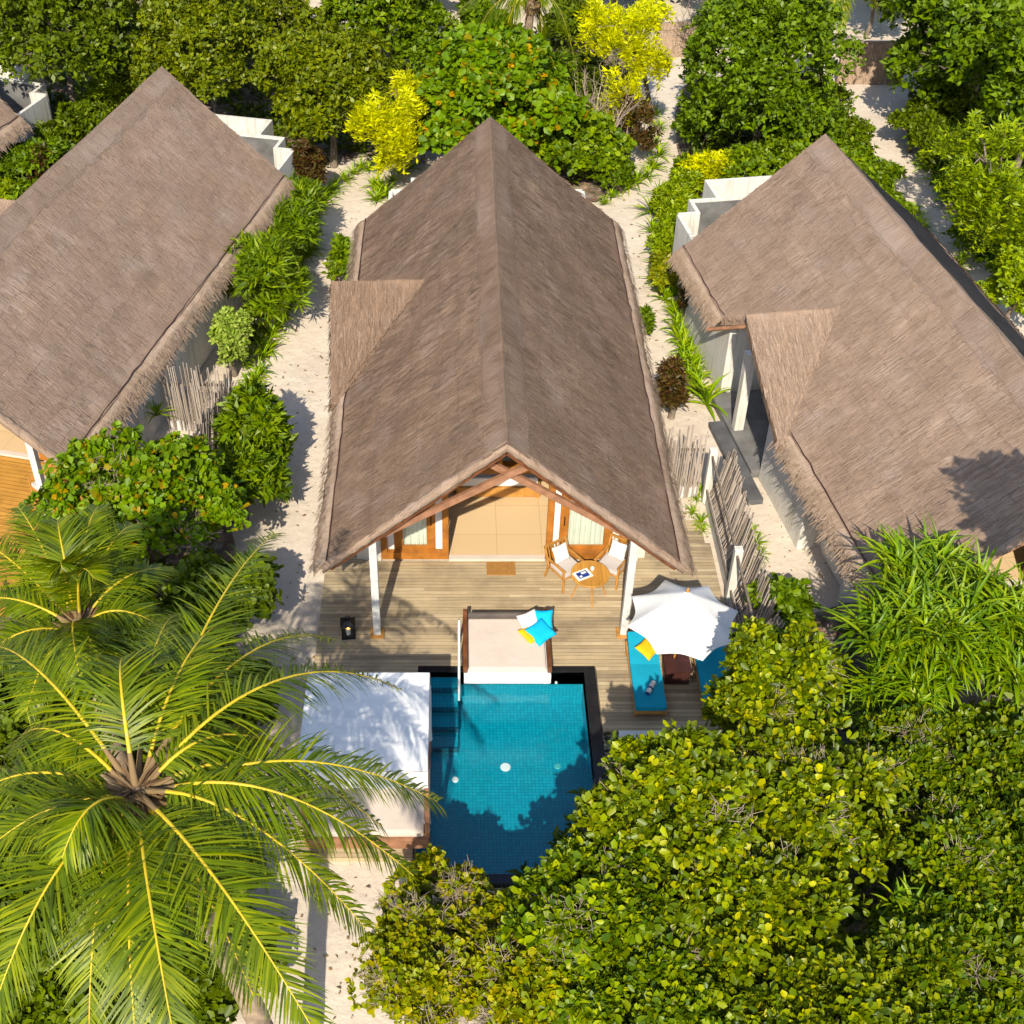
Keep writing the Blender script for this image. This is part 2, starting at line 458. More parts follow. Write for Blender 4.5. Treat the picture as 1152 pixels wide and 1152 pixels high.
class MB:
    """collects boxes, bars, tubes and prisms and links them as ONE mesh object"""
    def __init__(s):
        s.v = []; s.f = []; s.m = []; s.sm = []
    def add(s, vs, fs, mi=0, smooth=False):
        b = len(s.v)
        s.v += [tuple(p) for p in vs]
        for f in fs:
            s.f.append([b + i for i in f]); s.m.append(mi); s.sm.append(smooth)
        return s
    def box(s, x0, y0, z0, x1, y1, z1, mi=0, bev=0.0, mat=None):
        if bev:
            import bmesh
            bm = bmesh.new()
            bmesh.ops.create_cube(bm, size=1.0)
            for v in bm.verts:
                v.co = Vector(((x0 + x1) / 2 + v.co.x * (x1 - x0), (y0 + y1) / 2 + v.co.y * (y1 - y0), (z0 + z1) / 2 + v.co.z * (z1 - z0)))
            bmesh.ops.bevel(bm, geom=bm.edges[:], offset=bev, segments=2, affect='EDGES', profile=.6)
            bm.verts.index_update()
            vs = [mat @ v.co if mat else v.co.copy() for v in bm.verts]
            s.add(vs, [[v.index for v in f.verts] for f in bm.faces], mi)
            bm.free()
            return s
        vs = [Vector(p) for p in ((x0, y0, z0), (x1, y0, z0), (x1, y1, z0), (x0, y1, z0), (x0, y0, z1), (x1, y0, z1), (x1, y1, z1), (x0, y1, z1))]
        if mat:
            vs = [mat @ v for v in vs]
        return s.add(vs, [(3, 2, 1, 0), (4, 5, 6, 7), (0, 1, 5, 4), (1, 2, 6, 5), (2, 3, 7, 6), (3, 0, 4, 7)], mi)
    def bar(s, a, b, w, h, mi=0):
        """rectangular bar from a to b"""
        a = Vector(a); b = Vector(b); d = (b - a).normalized()
        up = Vector((0, 0, 1)) if abs(d.z) < .95 else Vector((0, 1, 0))
        sd = d.cross(up).normalized(); u = sd.cross(d).normalized()
        vs = []
        for p in (a, b):
            for i, j in ((-1, -1), (1, -1), (1, 1), (-1, 1)):
                vs.append(p + sd * i * w / 2 + u * j * h / 2)
        return s.add(vs, [(0, 1, 2, 3), (7, 6, 5, 4), (0, 4, 5, 1), (1, 5, 6, 2), (2, 6, 7, 3), (3, 7, 4, 0)], mi)
    def tube(s, pts, rad, n=8, mi=0, cap=True):
        pts = [Vector(p) for p in pts]
        rad = rad if isinstance(rad, (list, tuple)) else [rad] * len(pts)
        vs = []; fs = []
        prev = None
        for i, p in enumerate(pts):
            d = (pts[min(i + 1, len(pts) - 1)] - pts[max(i - 1, 0)]).normalized()
            if prev is None:
                ref = Vector((0, 0, 1)) if abs(d.z) < .9 else Vector((1, 0, 0))
                u = d.cross(ref).normalized()
            else:
                u = (prev - d * prev.dot(d)).normalized()
            prev = u
            w = d.cross(u)
            for k in range(n):
                a = 2 * math.pi * k / n
                vs.append(p + (u * math.cos(a) + w * math.sin(a)) * rad[i])
        for i in range(len(pts) - 1):
            for k in range(n):
                fs.append((i * n + k, i * n + (k + 1) % n, (i + 1) * n + (k + 1) % n, (i + 1) * n + k))
        s.add(vs, fs, mi, True)
        if cap:
            s.add(vs[:n], [list(range(n))[::-1]], mi); s.add(vs[-n:], [list(range(n))], mi)
        return s
    def disc(s, c, r, h, n=32, mi=0, bev=0.0):
        """upright round slab, top at c.z"""
        x, y, z = c
        rings = [(r - bev, z), (r, z - bev), (r, z - h)] if bev else [(r, z), (r, z - h)]
        vs = []
        for rr, zz in rings:
            vs += [(x + rr * math.cos(2 * math.pi * k / n), y + rr * math.sin(2 * math.pi * k / n), zz) for k in range(n)]
        fs = [list(range(n))]
        for q in range(len(rings) - 1):
            fs += [((q + 1) * n + k, (q + 1) * n + (k + 1) % n, q * n + (k + 1) % n, q * n + k) for k in range(n)]
        fs.append([(len(rings) - 1) * n + k for k in range(n)][::-1])
        return s.add(vs, fs, mi)
    def build(s, name, mats, parent=None):
        me = bpy.data.meshes.new(name)
        me.from_pydata([tuple(v) for v in s.v], [], s.f)
        for k in (mats if isinstance(mats, (list, tuple)) else [mats]):
            me.materials.append(k)
        me.polygons.foreach_set('material_index', s.m)
        me.polygons.foreach_set('use_smooth', s.sm)
        me.update()
        return link(name, me, parent)

def copy_tree(o, parent=None):
    c = o.copy(); COL.objects.link(c)
    if parent is not None:
        c.parent = parent
    for ch in list(o.children):
        copy_tree(ch, c)
    return c

def cushion_mesh(name, w, h, t, mat, seed=0):
    """soft pillow with pinched corners"""
    n = 13
    V = []; Q = []
    rs = np.random.RandomState(seed)
    for side in (1, -1):
        for i in range(n):
            for j in range(n):
                a = i / (n - 1) * 2 - 1; b = j / (n - 1) * 2 - 1
                puff = (max(0, (1 - a ** 4)) * max(0, (1 - b ** 4))) ** .5
                pin = 1 - .09 * (1 - abs(a * b)) * (max(abs(a), abs(b)) ** 3)
                V.append((a * w / 2 * pin, b * h / 2 * pin, side * (t / 2 * puff + .004) + .01 * rs.randn() * puff * .3))
    for i in range(n - 1):
        for j in range(n - 1):
            q = [i * n + j, (i + 1) * n + j, (i + 1) * n + j + 1, i * n + j + 1]
            Q.append(q); Q.append([k + n * n for k in q][::-1])
    for i in range(n - 1):
        for (p, q) in ((i * n, (i + 1) * n), ((i + 1) * n + n - 1, i * n + n - 1), (i + 1, i), ((n - 1) * n + i, (n - 1) * n + i + 1)):
            Q.append([p, p + n * n, q + n * n, q])
    return np_mesh(name, V, Q, mat, smooth=True)

def pillow(label, loc, rot, w, h, t, mat, group=None, seed=0, name='pillow', cat='pillow'):
    o = link(name, cushion_mesh(name, w, h, t, mat, seed))
    o.location = loc; o.rotation_euler = rot
    return tag(o, label, cat, group)

# ------------------------------------------------------------------ foliage generators
def nrm(a):
    return a / np.maximum(np.linalg.norm(a, axis=-1, keepdims=True), 1e-6)

def leaf_cloud(P, A, k, ll, lw, rs, spread=(35, 85), fine=False, droop=.12):
    """k leaves round every cluster point P with axis A -> (V, Q)"""
    n = len(P)
    Pk = np.repeat(P, k, 0); Ak = np.repeat(nrm(A), k, 0)
    ref = np.where(np.abs(Ak[:, 2:3]) < .9, [[0, 0, 1.0]], [[1.0, 0, 0]])
    u = nrm(np.cross(Ak, ref)); w = np.cross(Ak, u)
    az = (np.tile(np.arange(k), n) * 2.399 + np.repeat(rs.rand(n) * 6.28, k) + rs.randn(n * k) * .3)[:, None]
    tl = np.radians(rs.uniform(spread[0], spread[1], n * k))[:, None]
    d = nrm(Ak * np.cos(tl) + (u * np.cos(az) + w * np.sin(az)) * np.sin(tl) + rs.randn(n * k, 3) * .12)
    nm = nrm(Ak - (Ak * d).sum(1, keepdims=True) * d + rs.randn(n * k, 3) * .5)
    sd = nrm(np.cross(d, nm)); nm = np.cross(sd, d)
    s = np.clip(np.exp(rs.randn(n * k) * .36), .4, 1.75)[:, None]
    l = ll * s; w_ = lw * s * .5
    b = Pk + d * l * .12 + rs.randn(n * k, 3) * ll * .12
    if fine:
        V = np.stack([b, b + d * l * .5 + sd * w_ + nm * w_ * .3, b + d * l - nm * l * droop, b + d * l * .5 - sd * w_ + nm * w_ * .3], 1)
        Q = np.arange(n * k)[:, None] * 4 + np.array([[0, 3, 2, 1]])
    else:
        t = b + d * l - nm * l * droop
        V = np.stack([b,
                      b + d * l * .38 + sd * w_ * .78 + nm * w_ * .3, b + d * l * .76 + sd * w_ + nm * (w_ * .3 - l * droop * .4),
                      t,
                      b + d * l * .76 - sd * w_ + nm * (w_ * .3 - l * droop * .4), b + d * l * .38 - sd * w_ * .78 + nm * w_ * .3], 1)
        base = np.arange(n * k)[:, None] * 6
        Q = np.stack([base + np.array([[0, 3, 2, 1]]), base + np.array([[0, 5, 4, 3]])], 1).reshape(-1, 4)
    return V.reshape(-1, 3), Q.reshape(-1, 4)

def crown_points(c, r, nl, ncl, rs, lobe=.45, zmin=-.55, inner=.12, flat=1.0, rough=.22, holes=.62, shoots=.06):
    """cluster points and axes over a crown of nl uneven lobes in the ellipsoid (c, r)"""
    c = np.array(c, float); r = np.array(r, float)
    d = nrm(rs.randn(nl, 3)); d[:, 2] = np.where(d[:, 2] < zmin, -d[:, 2], d[:, 2])
    lc = d * rs.uniform(.45, .92, (nl, 1))
    lr = lobe * rs.uniform(.6, 1.2, nl)
    out_p = []; out_a = []
    w = lr ** 2 / (lr ** 2).sum()
    m = int(ncl * 5)
    li = rs.choice(nl, m, p=w)
    e = nrm(rs.randn(m, 3)); e[:, 2] = np.where(e[:, 2] < -.35, -e[:, 2], e[:, 2])
    rad = lr[li] * np.where(rs.rand(m) < inner, rs.uniform(.2, .8, m), rs.uniform(.82, 1.08, m))
    p = lc[li] + e * rad[:, None]
    f1, f2 = rs.rand(3) * 6, rs.rand(3) * 6
    nz = (np.sin(p * 4.1 + f1).sum(1) + np.sin(p[:, [1, 2, 0]] * 7.3 + f2).sum(1)) / 6
    p = p * (1 + rough * nz[:, None]) + e * (rs.rand(m) < shoots)[:, None] * rs.uniform(.03, .12, (m, 1))
    dist = np.linalg.norm(p[:, None, :] - lc[None], axis=2) / lr[None]
    dist[np.arange(m), li] = 9
    hole = (np.sin(p[:, 0] * 12 + f2[0] + 2 * np.sin(p[:, 1] * 3)) * np.sin(p[:, 1] * 11 + f2[1] + 2 * np.sin(p[:, 0] * 3.3)) + .6 * np.sin(p[:, 2] * 8 + p[:, 0] * 6 + f1[2])) > 1.5 - holes * 1.6
    keep = ((dist.min(1) > .72) & ~hole) | (rs.rand(m) < inner)
    p = p[keep][:ncl]; e = e[keep][:ncl]
    p[:, 2] *= flat
    P = c + p * r
    A = nrm(e * .65 + np.array([0, 0, .55]) + rs.randn(len(p), 3) * .22)
    return P, A, c + lc * r, lr[:, None] * r

def limbs(mb, base, lobes, rs, r0, mi=0, fork=.45):
    """tapered leaning trunk and a limb to each lobe"""
    base = Vector(base)
    cen = Vector(lobes.mean(0))
    k = base.lerp(cen, fork) + Vector((rs.randn() * .1, rs.randn() * .1, 0))
    mid = base.lerp(k, .5) + Vector((rs.randn() * .08, rs.randn() * .08, 0))
    mb.tube([base + Vector((0, 0, -.15)), mid, k], [r0, r0 * .8, r0 * .65], 8, mi)
    for q in lobes:
        q = Vector(q)
        m = k.lerp(q, .5) + Vector((rs.randn() * .15, rs.randn() * .15, .12))
        mb.tube([k, m, q], [r0 * .5, r0 * .3, r0 * .1], 5, mi, False)

def twig_cloud(mb, P, A, rs, ln=.5, rad=.008, mi=0, forks=3):
    for p, a in zip(P, A):
        p = Vector(p); a = Vector(a)
        for f in range(forks):
            d = (a + Vector(rs.randn(3) * .55)).normalized()
            q1 = p + d * ln * .45 + Vector(rs.randn(3) * ln * .06)
            q2 = q1 + (d + Vector(rs.randn(3) * .5)).normalized() * ln * .4
            mb.tube([p, q1, q2], [rad, rad * .7, rad * .35], 4, mi, False)
            q3 = q1 + (d + Vector(rs.randn(3) * .8)).normalized() * ln * .35
            mb.tube([q1, q3], [rad * .6, rad * .3], 3, mi, False)

def tree(name, label, cat, px, py, z, rpx, mat, leaf=(.13, .07), ncl=2500, k=7, nl=14, rz=None, ry=None, seed=0, group=None,
         fine=True, spread=(35, 85), lobe=.30, base=None, r0=.11, droop=.12, twigs=0, trunk_name='trunk', inner=.12, crown_name='crown', zmin=-.55, twig_len=.5, holes=.62):
    """tree or bush: tapered trunk with limbs, and a crown of single leaves in uneven lobes"""
    rs = np.random.RandomState(seed)
    c = at(px, py, z); rx = rpx / scl(py, z)
    r = (rx, ry if ry else rx, rz if rz else rx * .8)
    nl = int(nl * 2.2)
    P, A, LC, LR = crown_points(c, r, nl, ncl, rs, lobe, zmin, inner, holes=holes)
    LC = LC[::3]
    keep = P[:, 2] > .03
    P = P[keep]; A = A[keep]
    b = Vector(base) if base else Vector((c.x + rs.randn() * .15, c.y + rs.randn() * .15, -.1))
    root = empty(name, b, 0, label, cat, group)
    o = np.array(b)
    V, Q = leaf_cloud(P, A, k, leaf[0], leaf[1], rs, spread, fine, droop)
    link(crown_name, np_mesh(crown_name, V - o, Q, mat), root)
    mb = MB()
    limbs(mb, (0, 0, 0), LC - o, rs, r0)
    mb.build(trunk_name, M['bark'], root)
    if twigs:
        tb = MB()
        ii = np.where((A[:, 2] > .1))[0]
        sel = rs.choice(ii, min(twigs, len(ii)), replace=False)
        # twigs gather in a few bare patches
        cen = P[rs.choice(ii, max(2, twigs // 9))]
        pts = []; ax = []
        for i in range(int(twigs * 1.6)):
            q = cen[i % len(cen)]
            j = ii[np.argsort(((P[ii] - q) ** 2).sum(1))[:60]]
            t = j[rs.randint(len(j))]
            pts.append(P[t] - o - A[t] * .12); ax.append(A[t])
        twig_cloud(tb, pts, ax, rs, twig_len, .009)
        tb.build('bare_twigs', M['twig'], root)
    return root

def strap_leaf(rs, o, az, el, ln, w, arch, n=4, fold=.25):
    """arching strap leaf -> vertices (n+1, 3 across), quads"""
    o = np.array(o, float)
    h = np.array([math.cos(az), math.sin(az), 0]); sd = np.array([-math.sin(az), math.cos(az), 0])
    V = []; p = o.copy(); a = el
    for i in range(n + 1):
        t = i / n
        ww = w * (.55 + .45 * min(1, t * 4)) * (1 - t ** 2.2) + .002
        up = np.array([-math.sin(a) * h[0], -math.sin(a) * h[1], math.cos(a)])
        V += [p - sd * ww / 2 + up * ww * fold, p, p + sd * ww / 2 + up * ww * fold]
        p = p + (h * math.cos(a) + np.array([0, 0, math.sin(a)])) * ln / n
        a -= arch / n
    Q = []
    for i in range(n):
        for j in range(2):
            Q.append([i * 3 + j, i * 3 + j + 1, (i + 1) * 3 + j + 1, (i + 1) * 3 + j])
    return V, Q

def strap_rosette(rs, o, n, ln, w, el=(15, 80), arch=(.6, 1.6), seg=4, tilt=(0, 0)):
    V = []; Q = []
    for i in range(n):
        e = R(rs.uniform(*el))
        v, q = strap_leaf(rs, o, i * 2.399 + rs.randn() * .2, e, ln * rs.uniform(.65, 1.15), w * rs.uniform(.8, 1.15), rs.uniform(*arch), seg)
        Q += [[a + len(V) for a in f] for f in q]
        V += v
    return V, Q

def join(parts):
    V = []; Q = []; b = 0
    for v, q in parts:
        v = np.asarray(v, float).reshape(-1, 3); q = np.asarray(q, int).reshape(-1, 4)
        V.append(v); Q.append(q + b); b += len(v)
    return np.concatenate(V), np.concatenate(Q)

# ------------------------------------------------------------------ coconut palms
def frond_mesh(name, P0, P1, P2, ll, rs, hang=.35, npairs=112, mats=None, flat_up=.0, dry=False):
    """frond along the curve P0-P1-P2: midrib and drooping leaflets"""
    P0, P1, P2 = (np.array(p, float) for p in (P0, P1, P2))
    def pt(t): return (1 - t) ** 2 * P0 + 2 * t * (1 - t) * P1 + t * t * P2
    def tg(t): return nrm((1 - t) * (P1 - P0) + t * (P2 - P1))
    L_ = np.linalg.norm(P1 - P0) + np.linalg.norm(P2 - P1)
    V = []; Q = []; MI = []
    ph0 = rs.rand() * 6.28
    tan_end = .07 + .05 * rs.rand()
    n = 14; k = 6
    for i in range(n + 1):
        t = i / n; p = pt(t); d = tg(t)
        u = nrm(np.cross(d, [0, 0, 1.0])); w = np.cross(u, d)
        r = .021 * (1 - t) + .005 + .022 * max(0, .16 - t) / .16
        for j in range(k):
            a = 2 * math.pi * j / k
            V.append(p + (u * math.cos(a) * 1.25 + w * math.sin(a)) * r)
    for i in range(n):
        for j in range(k):
            Q.append([i * k + j, i * k + (j + 1) % k, (i + 1) * k + (j + 1) % k, (i + 1) * k + j]); MI.append(2 if i / n < tan_end else 1)
    for i in range(npairs):
        t = .15 + .85 * (i + .3 * rs.rand()) / npairs
        prof = min(1.0, .5 + (t - .15) * 2.6) * (1 - max(0, t - .45) / .55 * .62)
        for s in (-1, 1):
            if rs.rand() < .1: continue
            tt = min(.995, t + rs.uniform(-.004, .004))
            p = pt(tt); d = tg(tt)
            u = nrm(np.cross(d, [0, 0, 1.0])) * s
            w = np.cross(u, d) * s; w = w if w[2] > 0 else -w
            l = ll * prof * rs.uniform(.85, 1.1)
            fwd = .45 + .75 * t + rs.randn() * .07 + .16 * math.sin(t * 31 + s * 1.3 + ph0) + .1 * math.sin(t * 13 + ph0)
            dirn = nrm(u + d * fwd + w * (.28 - .2 * hang) + rs.randn(3) * .11)
            g = hang * rs.uniform(.5, 1.9)
            wd = .0135 * rs.uniform(.75, 1.3)
            q = p.copy(); b0 = len(V)
            sideways = nrm(np.cross(dirn, w))
            segs = 4
            for m in range(segs + 1):
                f = m / segs
                ww = wd * (1 - f ** 2.5) * (.6 + .4 * min(1, f * 5)) + .001
                V += [q - sideways * ww, q + sideways * ww]
                dirn = nrm(dirn + np.array([0, 0, -1.0]) * g * (.35 + f) * .55)
                q = q + dirn * l / segs
            for m in range(segs):
                a = b0 + m * 2
                Q.append([a, a + 1, a + 3, a + 2]); MI.append(0)
    return np_mesh(name, V, Q, (mats or [M['lf_palm'], M['rachis']]) + [M['dry']], MI)

def palm(label, crown, base, fronds, ll=.85, seed=0, mats=None, r=(.19, .13), sheath=True, name='coconut_palm', nuts=False):
    rs = np.random.RandomState(seed)
    C_ = Vector(crown); B = Vector(base)
    root = empty(name, B, 0, label, 'palm tree')
    mb = MB()
    pts = []; rad = []
    for i in range(25):
        t = i / 24
        p = B.lerp(C_, t) - B
        p += Vector((0, 0, 0)) + (C_ - B).cross(Vector((0, 0, 1))).normalized() * math.sin(t * math.pi) * .12
        pts.append(p); rad.append((r[0] * (1 - t) + r[1] * t) * (1.06 if i % 2 else 1.0) * (1.5 if i == 0 else 1))
    mb.tube(pts, rad, 12)
    mb.build('trunk', M['palm_bark'], root)
    for (end, ctrl, hang) in fronds:
        E = Vector(end); K = Vector(ctrl)
        S0 = C_ - B + (E - C_).normalized() * .05 - Vector((0, 0, rs.uniform(.0, .3)))
        o = link('frond', frond_mesh('frond', S0, K - B, E - B, ll, rs, hang, mats=mats), root)
    if nuts:
        nb = MB()
        for i in range(9):
            a = i * 2.4; p = C_ - B + Vector((math.cos(a) * .26, math.sin(a) * .26, -.32 - .12 * (i % 3)))
            nb.tube([p + Vector((0, 0, q)) for q in (.15, .12, .05, -.04, -.11, -.15)], [.01, .07, .11, .11, .07, .01], 10)
        nb.build('coconuts', M['lf_olive'], root)
    V, Q = strap_rosette(rs, np.array(C_ - B) + np.array([0, 0, -.05]), 46, .5, .045, (-35, 55), (.2, 1.4), 3)
    V2, Q2 = strap_rosette(rs, np.array(C_ - B) + np.array([0, 0, -.2]), 34, .65, .03, (-60, 20), (.2, 1.2), 3)
    V, Q = join([(V, Q), (V2, Q2)])
    link('dry_fibre', np_mesh('dry_fibre', V, Q, M['fibre']), root)
    if sheath:
        sb = MB()
        for i in range(16):
            a = i * 2.399; d = Vector((math.cos(a), math.sin(a), 0))
            p0 = C_ - B + d * .10 + Vector((0, 0, -.35)); p1 = p0 + d * .16 + Vector((0, 0, .25)); p2 = p1 + d * rs.uniform(.1, .3) + Vector((0, 0, rs.uniform(.02, .22)))
            sb.tube([p0, p1, p2], [.095, .08, .02], 6)
        sb.build('leaf_sheath', M['dry'], root)
    return root

# ------------------------------------------------------------------ thatched villas
HW, ZR, ZC, XC = 3.62, 5.42, 2.32, 3.62        # half width, ridge height, crease height
SLOPE = (ZR - ZC) / XC
LEN = 15.0
Y0 = -.25
Y_E = -4.0

def roof_z(x):
    return ZR - SLOPE * abs(x)

def wob(x, y, sd=0):
    return .022 * math.sin(x * 1.7 + y * .9 + sd) + .016 * math.sin(y * 2.3 - x * 1.1 + sd * 2) + .011 * math.sin(x * 5.1 + sd) * math.sin(y * 4.3)

def slab(G, UVg, thick, parts):
    """grid of points -> closed slab with a rim; thick is the vector from top to underside"""
    nu, nv, _ = G.shape
    top = G.reshape(-1, 3); bot = top + np.array(thick)
    uv = UVg.reshape(-1, 2)
    idx = np.arange(nu * nv).reshape(nu, nv)
    q = np.stack([idx[:-1, :-1], idx[1:, :-1], idx[1:, 1:], idx[:-1, 1:]], -1).reshape(-1, 4)
    n = nu * nv
    Q = [q, q[:, ::-1] + n]
    rim = np.concatenate([idx[0, :-1], idx[:-1, -1], idx[-1, ::-1][:-1], idx[::-1, 0][:-1]])
    nx = np.roll(rim, -1)
    V = np.concatenate([top, bot, top[rim], bot[rim]])
    m = len(rim); a = 2 * n + np.arange(m); b = 2 * n + np.roll(np.arange(m), -1)
    Q.append(np.stack([a, b, b + m, a + m], -1))
    # rim uv: run along the rim so the cut straw ends show
    ruv = np.stack([np.arange(m) * .3, np.zeros(m)], -1)
    U = np.concatenate([uv, uv, ruv, ruv + [0, .25]])
    parts.append((V, np.concatenate(Q), U))

def straws(rs, n, pfun, parts, ln=(.25, .5), w=(.012, .04), lift=.02, jitter=.12):
    """loose straws lying on a slope: pfun() -> (point, down, side, normal)"""
    V = []; Q = []; U = []
    for i in range(n):
        p, d, s, nn = pfun()
        d = nrm(d + s * rs.randn() * jitter + nn * rs.uniform(-.03, .03))
        l = rs.uniform(*ln); ww = rs.uniform(*w) / 2
        b = len(V); z0 = rs.uniform(.004, lift); z1 = rs.uniform(.006, lift * 1.6)
        V += [p - s * ww + nn * z0, p + s * ww + nn * z0, p + d * l + s * ww * .5 + nn * z1, p + d * l - s * ww * .5 + nn * z1]
        Q.append([b, b + 1, b + 2, b + 3])
        u0, v0 = rs.rand() * 40, rs.rand() * 40
        U += [(u0, v0), (u0 + ww * 2, v0), (u0 + ww * 2, v0 + l), (u0, v0 + l)]
    parts.append((np.array(V), np.array(Q), np.array(U)))

def roof_mesh(name, parts, mats, mi=None):
    V = []; Q = []; U = []; MI = []; b = 0
    for i, (v, q, u) in enumerate(parts):
        V.append(v); Q.append(q + b); U.append(u); b += len(v)
        MI.append(np.full(len(q), mi[i] if mi else 0))
    return np_mesh(name, np.concatenate(V), np.concatenate(Q), mats, np.concatenate(MI), np.concatenate(U))

Y_NOTCH, XB, XCV, Y_C = -6.43, 1.79, 3.94, -9.3

def build_roof(root, mat, mat_right, seed, dormer=True, fringe_len=.5, flecks=2600):
    rs = np.random.RandomState(seed)
    down = {s: np.array([s * XC, 0, ZC - ZR]) / math.hypot(XC, ZC - ZR) for s in (-1, 1)}
    nor = {s: nrm(np.array([s * (ZR - ZC), 0, XC])) for s in (-1, 1)}
    side = np.array([0, 1.0, 0])
    def panel(sgn, ya_fun, yb_fun, x0=0.0, x1=XC, nu=40, nv=20):
        G = np.zeros((nu, nv, 3)); U = np.zeros((nu, nv, 2))
        for j in range(nv):
            x = x0 + (x1 - x0) * j / (nv - 1)
            ya = ya_fun(x); yb = yb_fun(x)
            for i in range(nu):
                y = ya + (yb - ya) * i / (nu - 1)
                edge = .035 * rs.randn() * .5 if i in (0, nu - 1) else 0
                G[i, j] = (sgn * x, y + edge, roof_z(x) + wob(x * sgn, y, seed) * (1 if 0 < j else .3))
                U[i, j] = (y, x * 1.28 + 50 * (sgn + 1))
        if sgn > 0:
            G = G[::-1]; U = U[::-1]
        return G, U
    th = (0, 0, -.24)
    # right slope is a part, left slope is a part
    for sgn in (-1, 1):
        parts = []
        if sgn < 0 and dormer:
            slab(*panel(-1, lambda x: Y0, lambda x: Y_NOTCH if x < XB else Y_NOTCH + (x - XB) * (Y_E - Y_NOTCH) / (XC - XB)), th, parts)
            vy = lambda x: Y_NOTCH if x < XB else Y_NOTCH - (x - XB) * (Y_NOTCH - Y_C) / (XCV - XB)
            slab(*panel(-1, vy, lambda x: -LEN), th, parts)
        else:
            slab(*panel(sgn, lambda x: Y0, lambda x: -LEN, nu=70), th, parts)
        def pf(sgn=sgn):
            while True:
                x = rs.uniform(.05, XC - .3); y = rs.uniform(-LEN + .02, Y0 - .02)
                if sgn < 0 and dormer and x > XB - .1 and y < Y_NOTCH + max(0, x - XB) * 1.34 + .55 and y > Y_NOTCH - (x - XB) * 1.335 - .1:
                    continue
                return np.array([sgn * x, y, roof_z(x) + wob(x * sgn, y, seed)]), down[sgn], side, nor[sgn]
        straws(rs, flecks, pf, parts, (.2, .5), (.008, .032), .009, .06)
        # front and back verge: bristly cut straw
        for yv, dy in ((-LEN, -1), (Y0, 1)):
            def pv(sgn=sgn, yv=yv, dy=dy):
                x = rs.uniform(0.03, XC)
                return np.array([sgn * x, yv - dy * .05, roof_z(x) - rs.uniform(0, .2)]), nrm(down[sgn] + np.array([0, dy * .35, 0])), np.array([0, 0, 1.0]), np.array([0, dy, 0])
            straws(rs, 330, pv, parts, (.1, .24), (.015, .04), .03)
        if sgn < 0 and dormer:
            def pn():
                x = rs.uniform(XB, XC)
                ye = Y_NOTCH + (x - XB) * (Y_E - Y_NOTCH) / (XC - XB)
                return np.array([-x, ye + .05, roof_z(x) + wob(-x, ye, seed) - rs.uniform(.0, .05)]), nrm(np.array([-.25, -1.0, -.3])), np.array([1.0, 0, 0]), np.array([0, 0, 1.0])
            straws(rs, 160, pn, parts, (.1, .2), (.02, .05), .02)
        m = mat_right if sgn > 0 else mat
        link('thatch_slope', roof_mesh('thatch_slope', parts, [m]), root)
    # eave fringes: a bent-over band of loose thatch under the crease
    for sgn in (-1, 1):
        parts = []
        spans = [(Y0, Y_E), (Y_C + .35, -LEN)] if (sgn < 0 and dormer) else [(Y0, -LEN)]
        for (ya, yb) in spans:
            parts = []
            n = int(abs(yb - ya) * 5)
            G = np.zeros((n, 5, 3)); U = np.zeros((n, 5, 2))
            for i in range(n):
                y = ya + (yb - ya) * i / (n - 1)
                wv = .05 * math.sin(y * 1.3 + seed) + rs.randn() * .02
                for j in range(5):
                    t = j / 4
                    G[i, j] = (sgn * (XC - .03 + (.37 + wv * .5) * t - .06 * t * t), y, ZC + .035 - .03 * (j == 0) + wv * .2 - (.20 + .14 * t) * t * fringe_len / .5)
                    U[i, j] = (y, t * .5 + 7)
            if sgn > 0:
                G = G[::-1]; U = U[::-1]
            slab(G, U, (0, 0, -.1), parts)
            def pe(ya=ya, yb=yb, sgn=sgn):
                y = rs.uniform(yb, ya); t = rs.uniform(.15, 1) ** .6
                p = np.array([sgn * (XC + .35 * t - .06 * t * t), y, ZC + .05 - (.20 + .14 * t) * t * fringe_len / .5])
                return p, nrm(np.array([sgn * .45, rs.randn() * .10, -.85])), np.array([0, 1.0, 0]), nrm(np.array([sgn * .85, 0, .45]))
            straws(rs, int(abs(yb - ya) * 75), pe, parts, (.1, .3), (.015, .05), .035, .16)
            link('eave_fringe', roof_mesh('eave_fringe', parts, [M['straw']]), root)
        for (ya, yb) in spans:
            cb = MB(); m_ = int(abs(yb - ya) * 3)   # thin dark tube drawing the crease as a dark line
            cb.tube([(sgn * (XC - .03 + rs.randn() * .012), ya + (yb - ya) * i / m_, ZC + .055 + rs.randn() * .01) for i in range(m_ + 1)], .013, 5)
            cb.build('crease_line', M['mahogany'], root)
    # rounded roll of cut straw along the front verge
    for sgn in (-1, 1):
        parts = []; nu = 44
        G = np.zeros((nu, 9, 3)); U = np.zeros((nu, 9, 2))
        for i in range(nu):
            x = XC * 1.02 * i / (nu - 1)
            for j in range(9):
                a = math.pi * (1.15 * j / 8 - .1)
                rr = .125 + .012 * rs.randn()
                G[i, j] = (sgn * x, -LEN + .03 - rr * math.sin(a) * .8, roof_z(x) - .115 + rr * math.cos(a))
                U[i, j] = (j * .05 + 90, x * 1.3)
        if sgn < 0:
            G = G[::-1]; U = U[::-1]
        slab(G, U, (0, .02, 0), parts)
        link('verge_roll', roof_mesh('verge_roll', parts, [M['thatch_pale'] if mat is M['thatch'] else mat]), root)
    # ridge cap
    parts = []
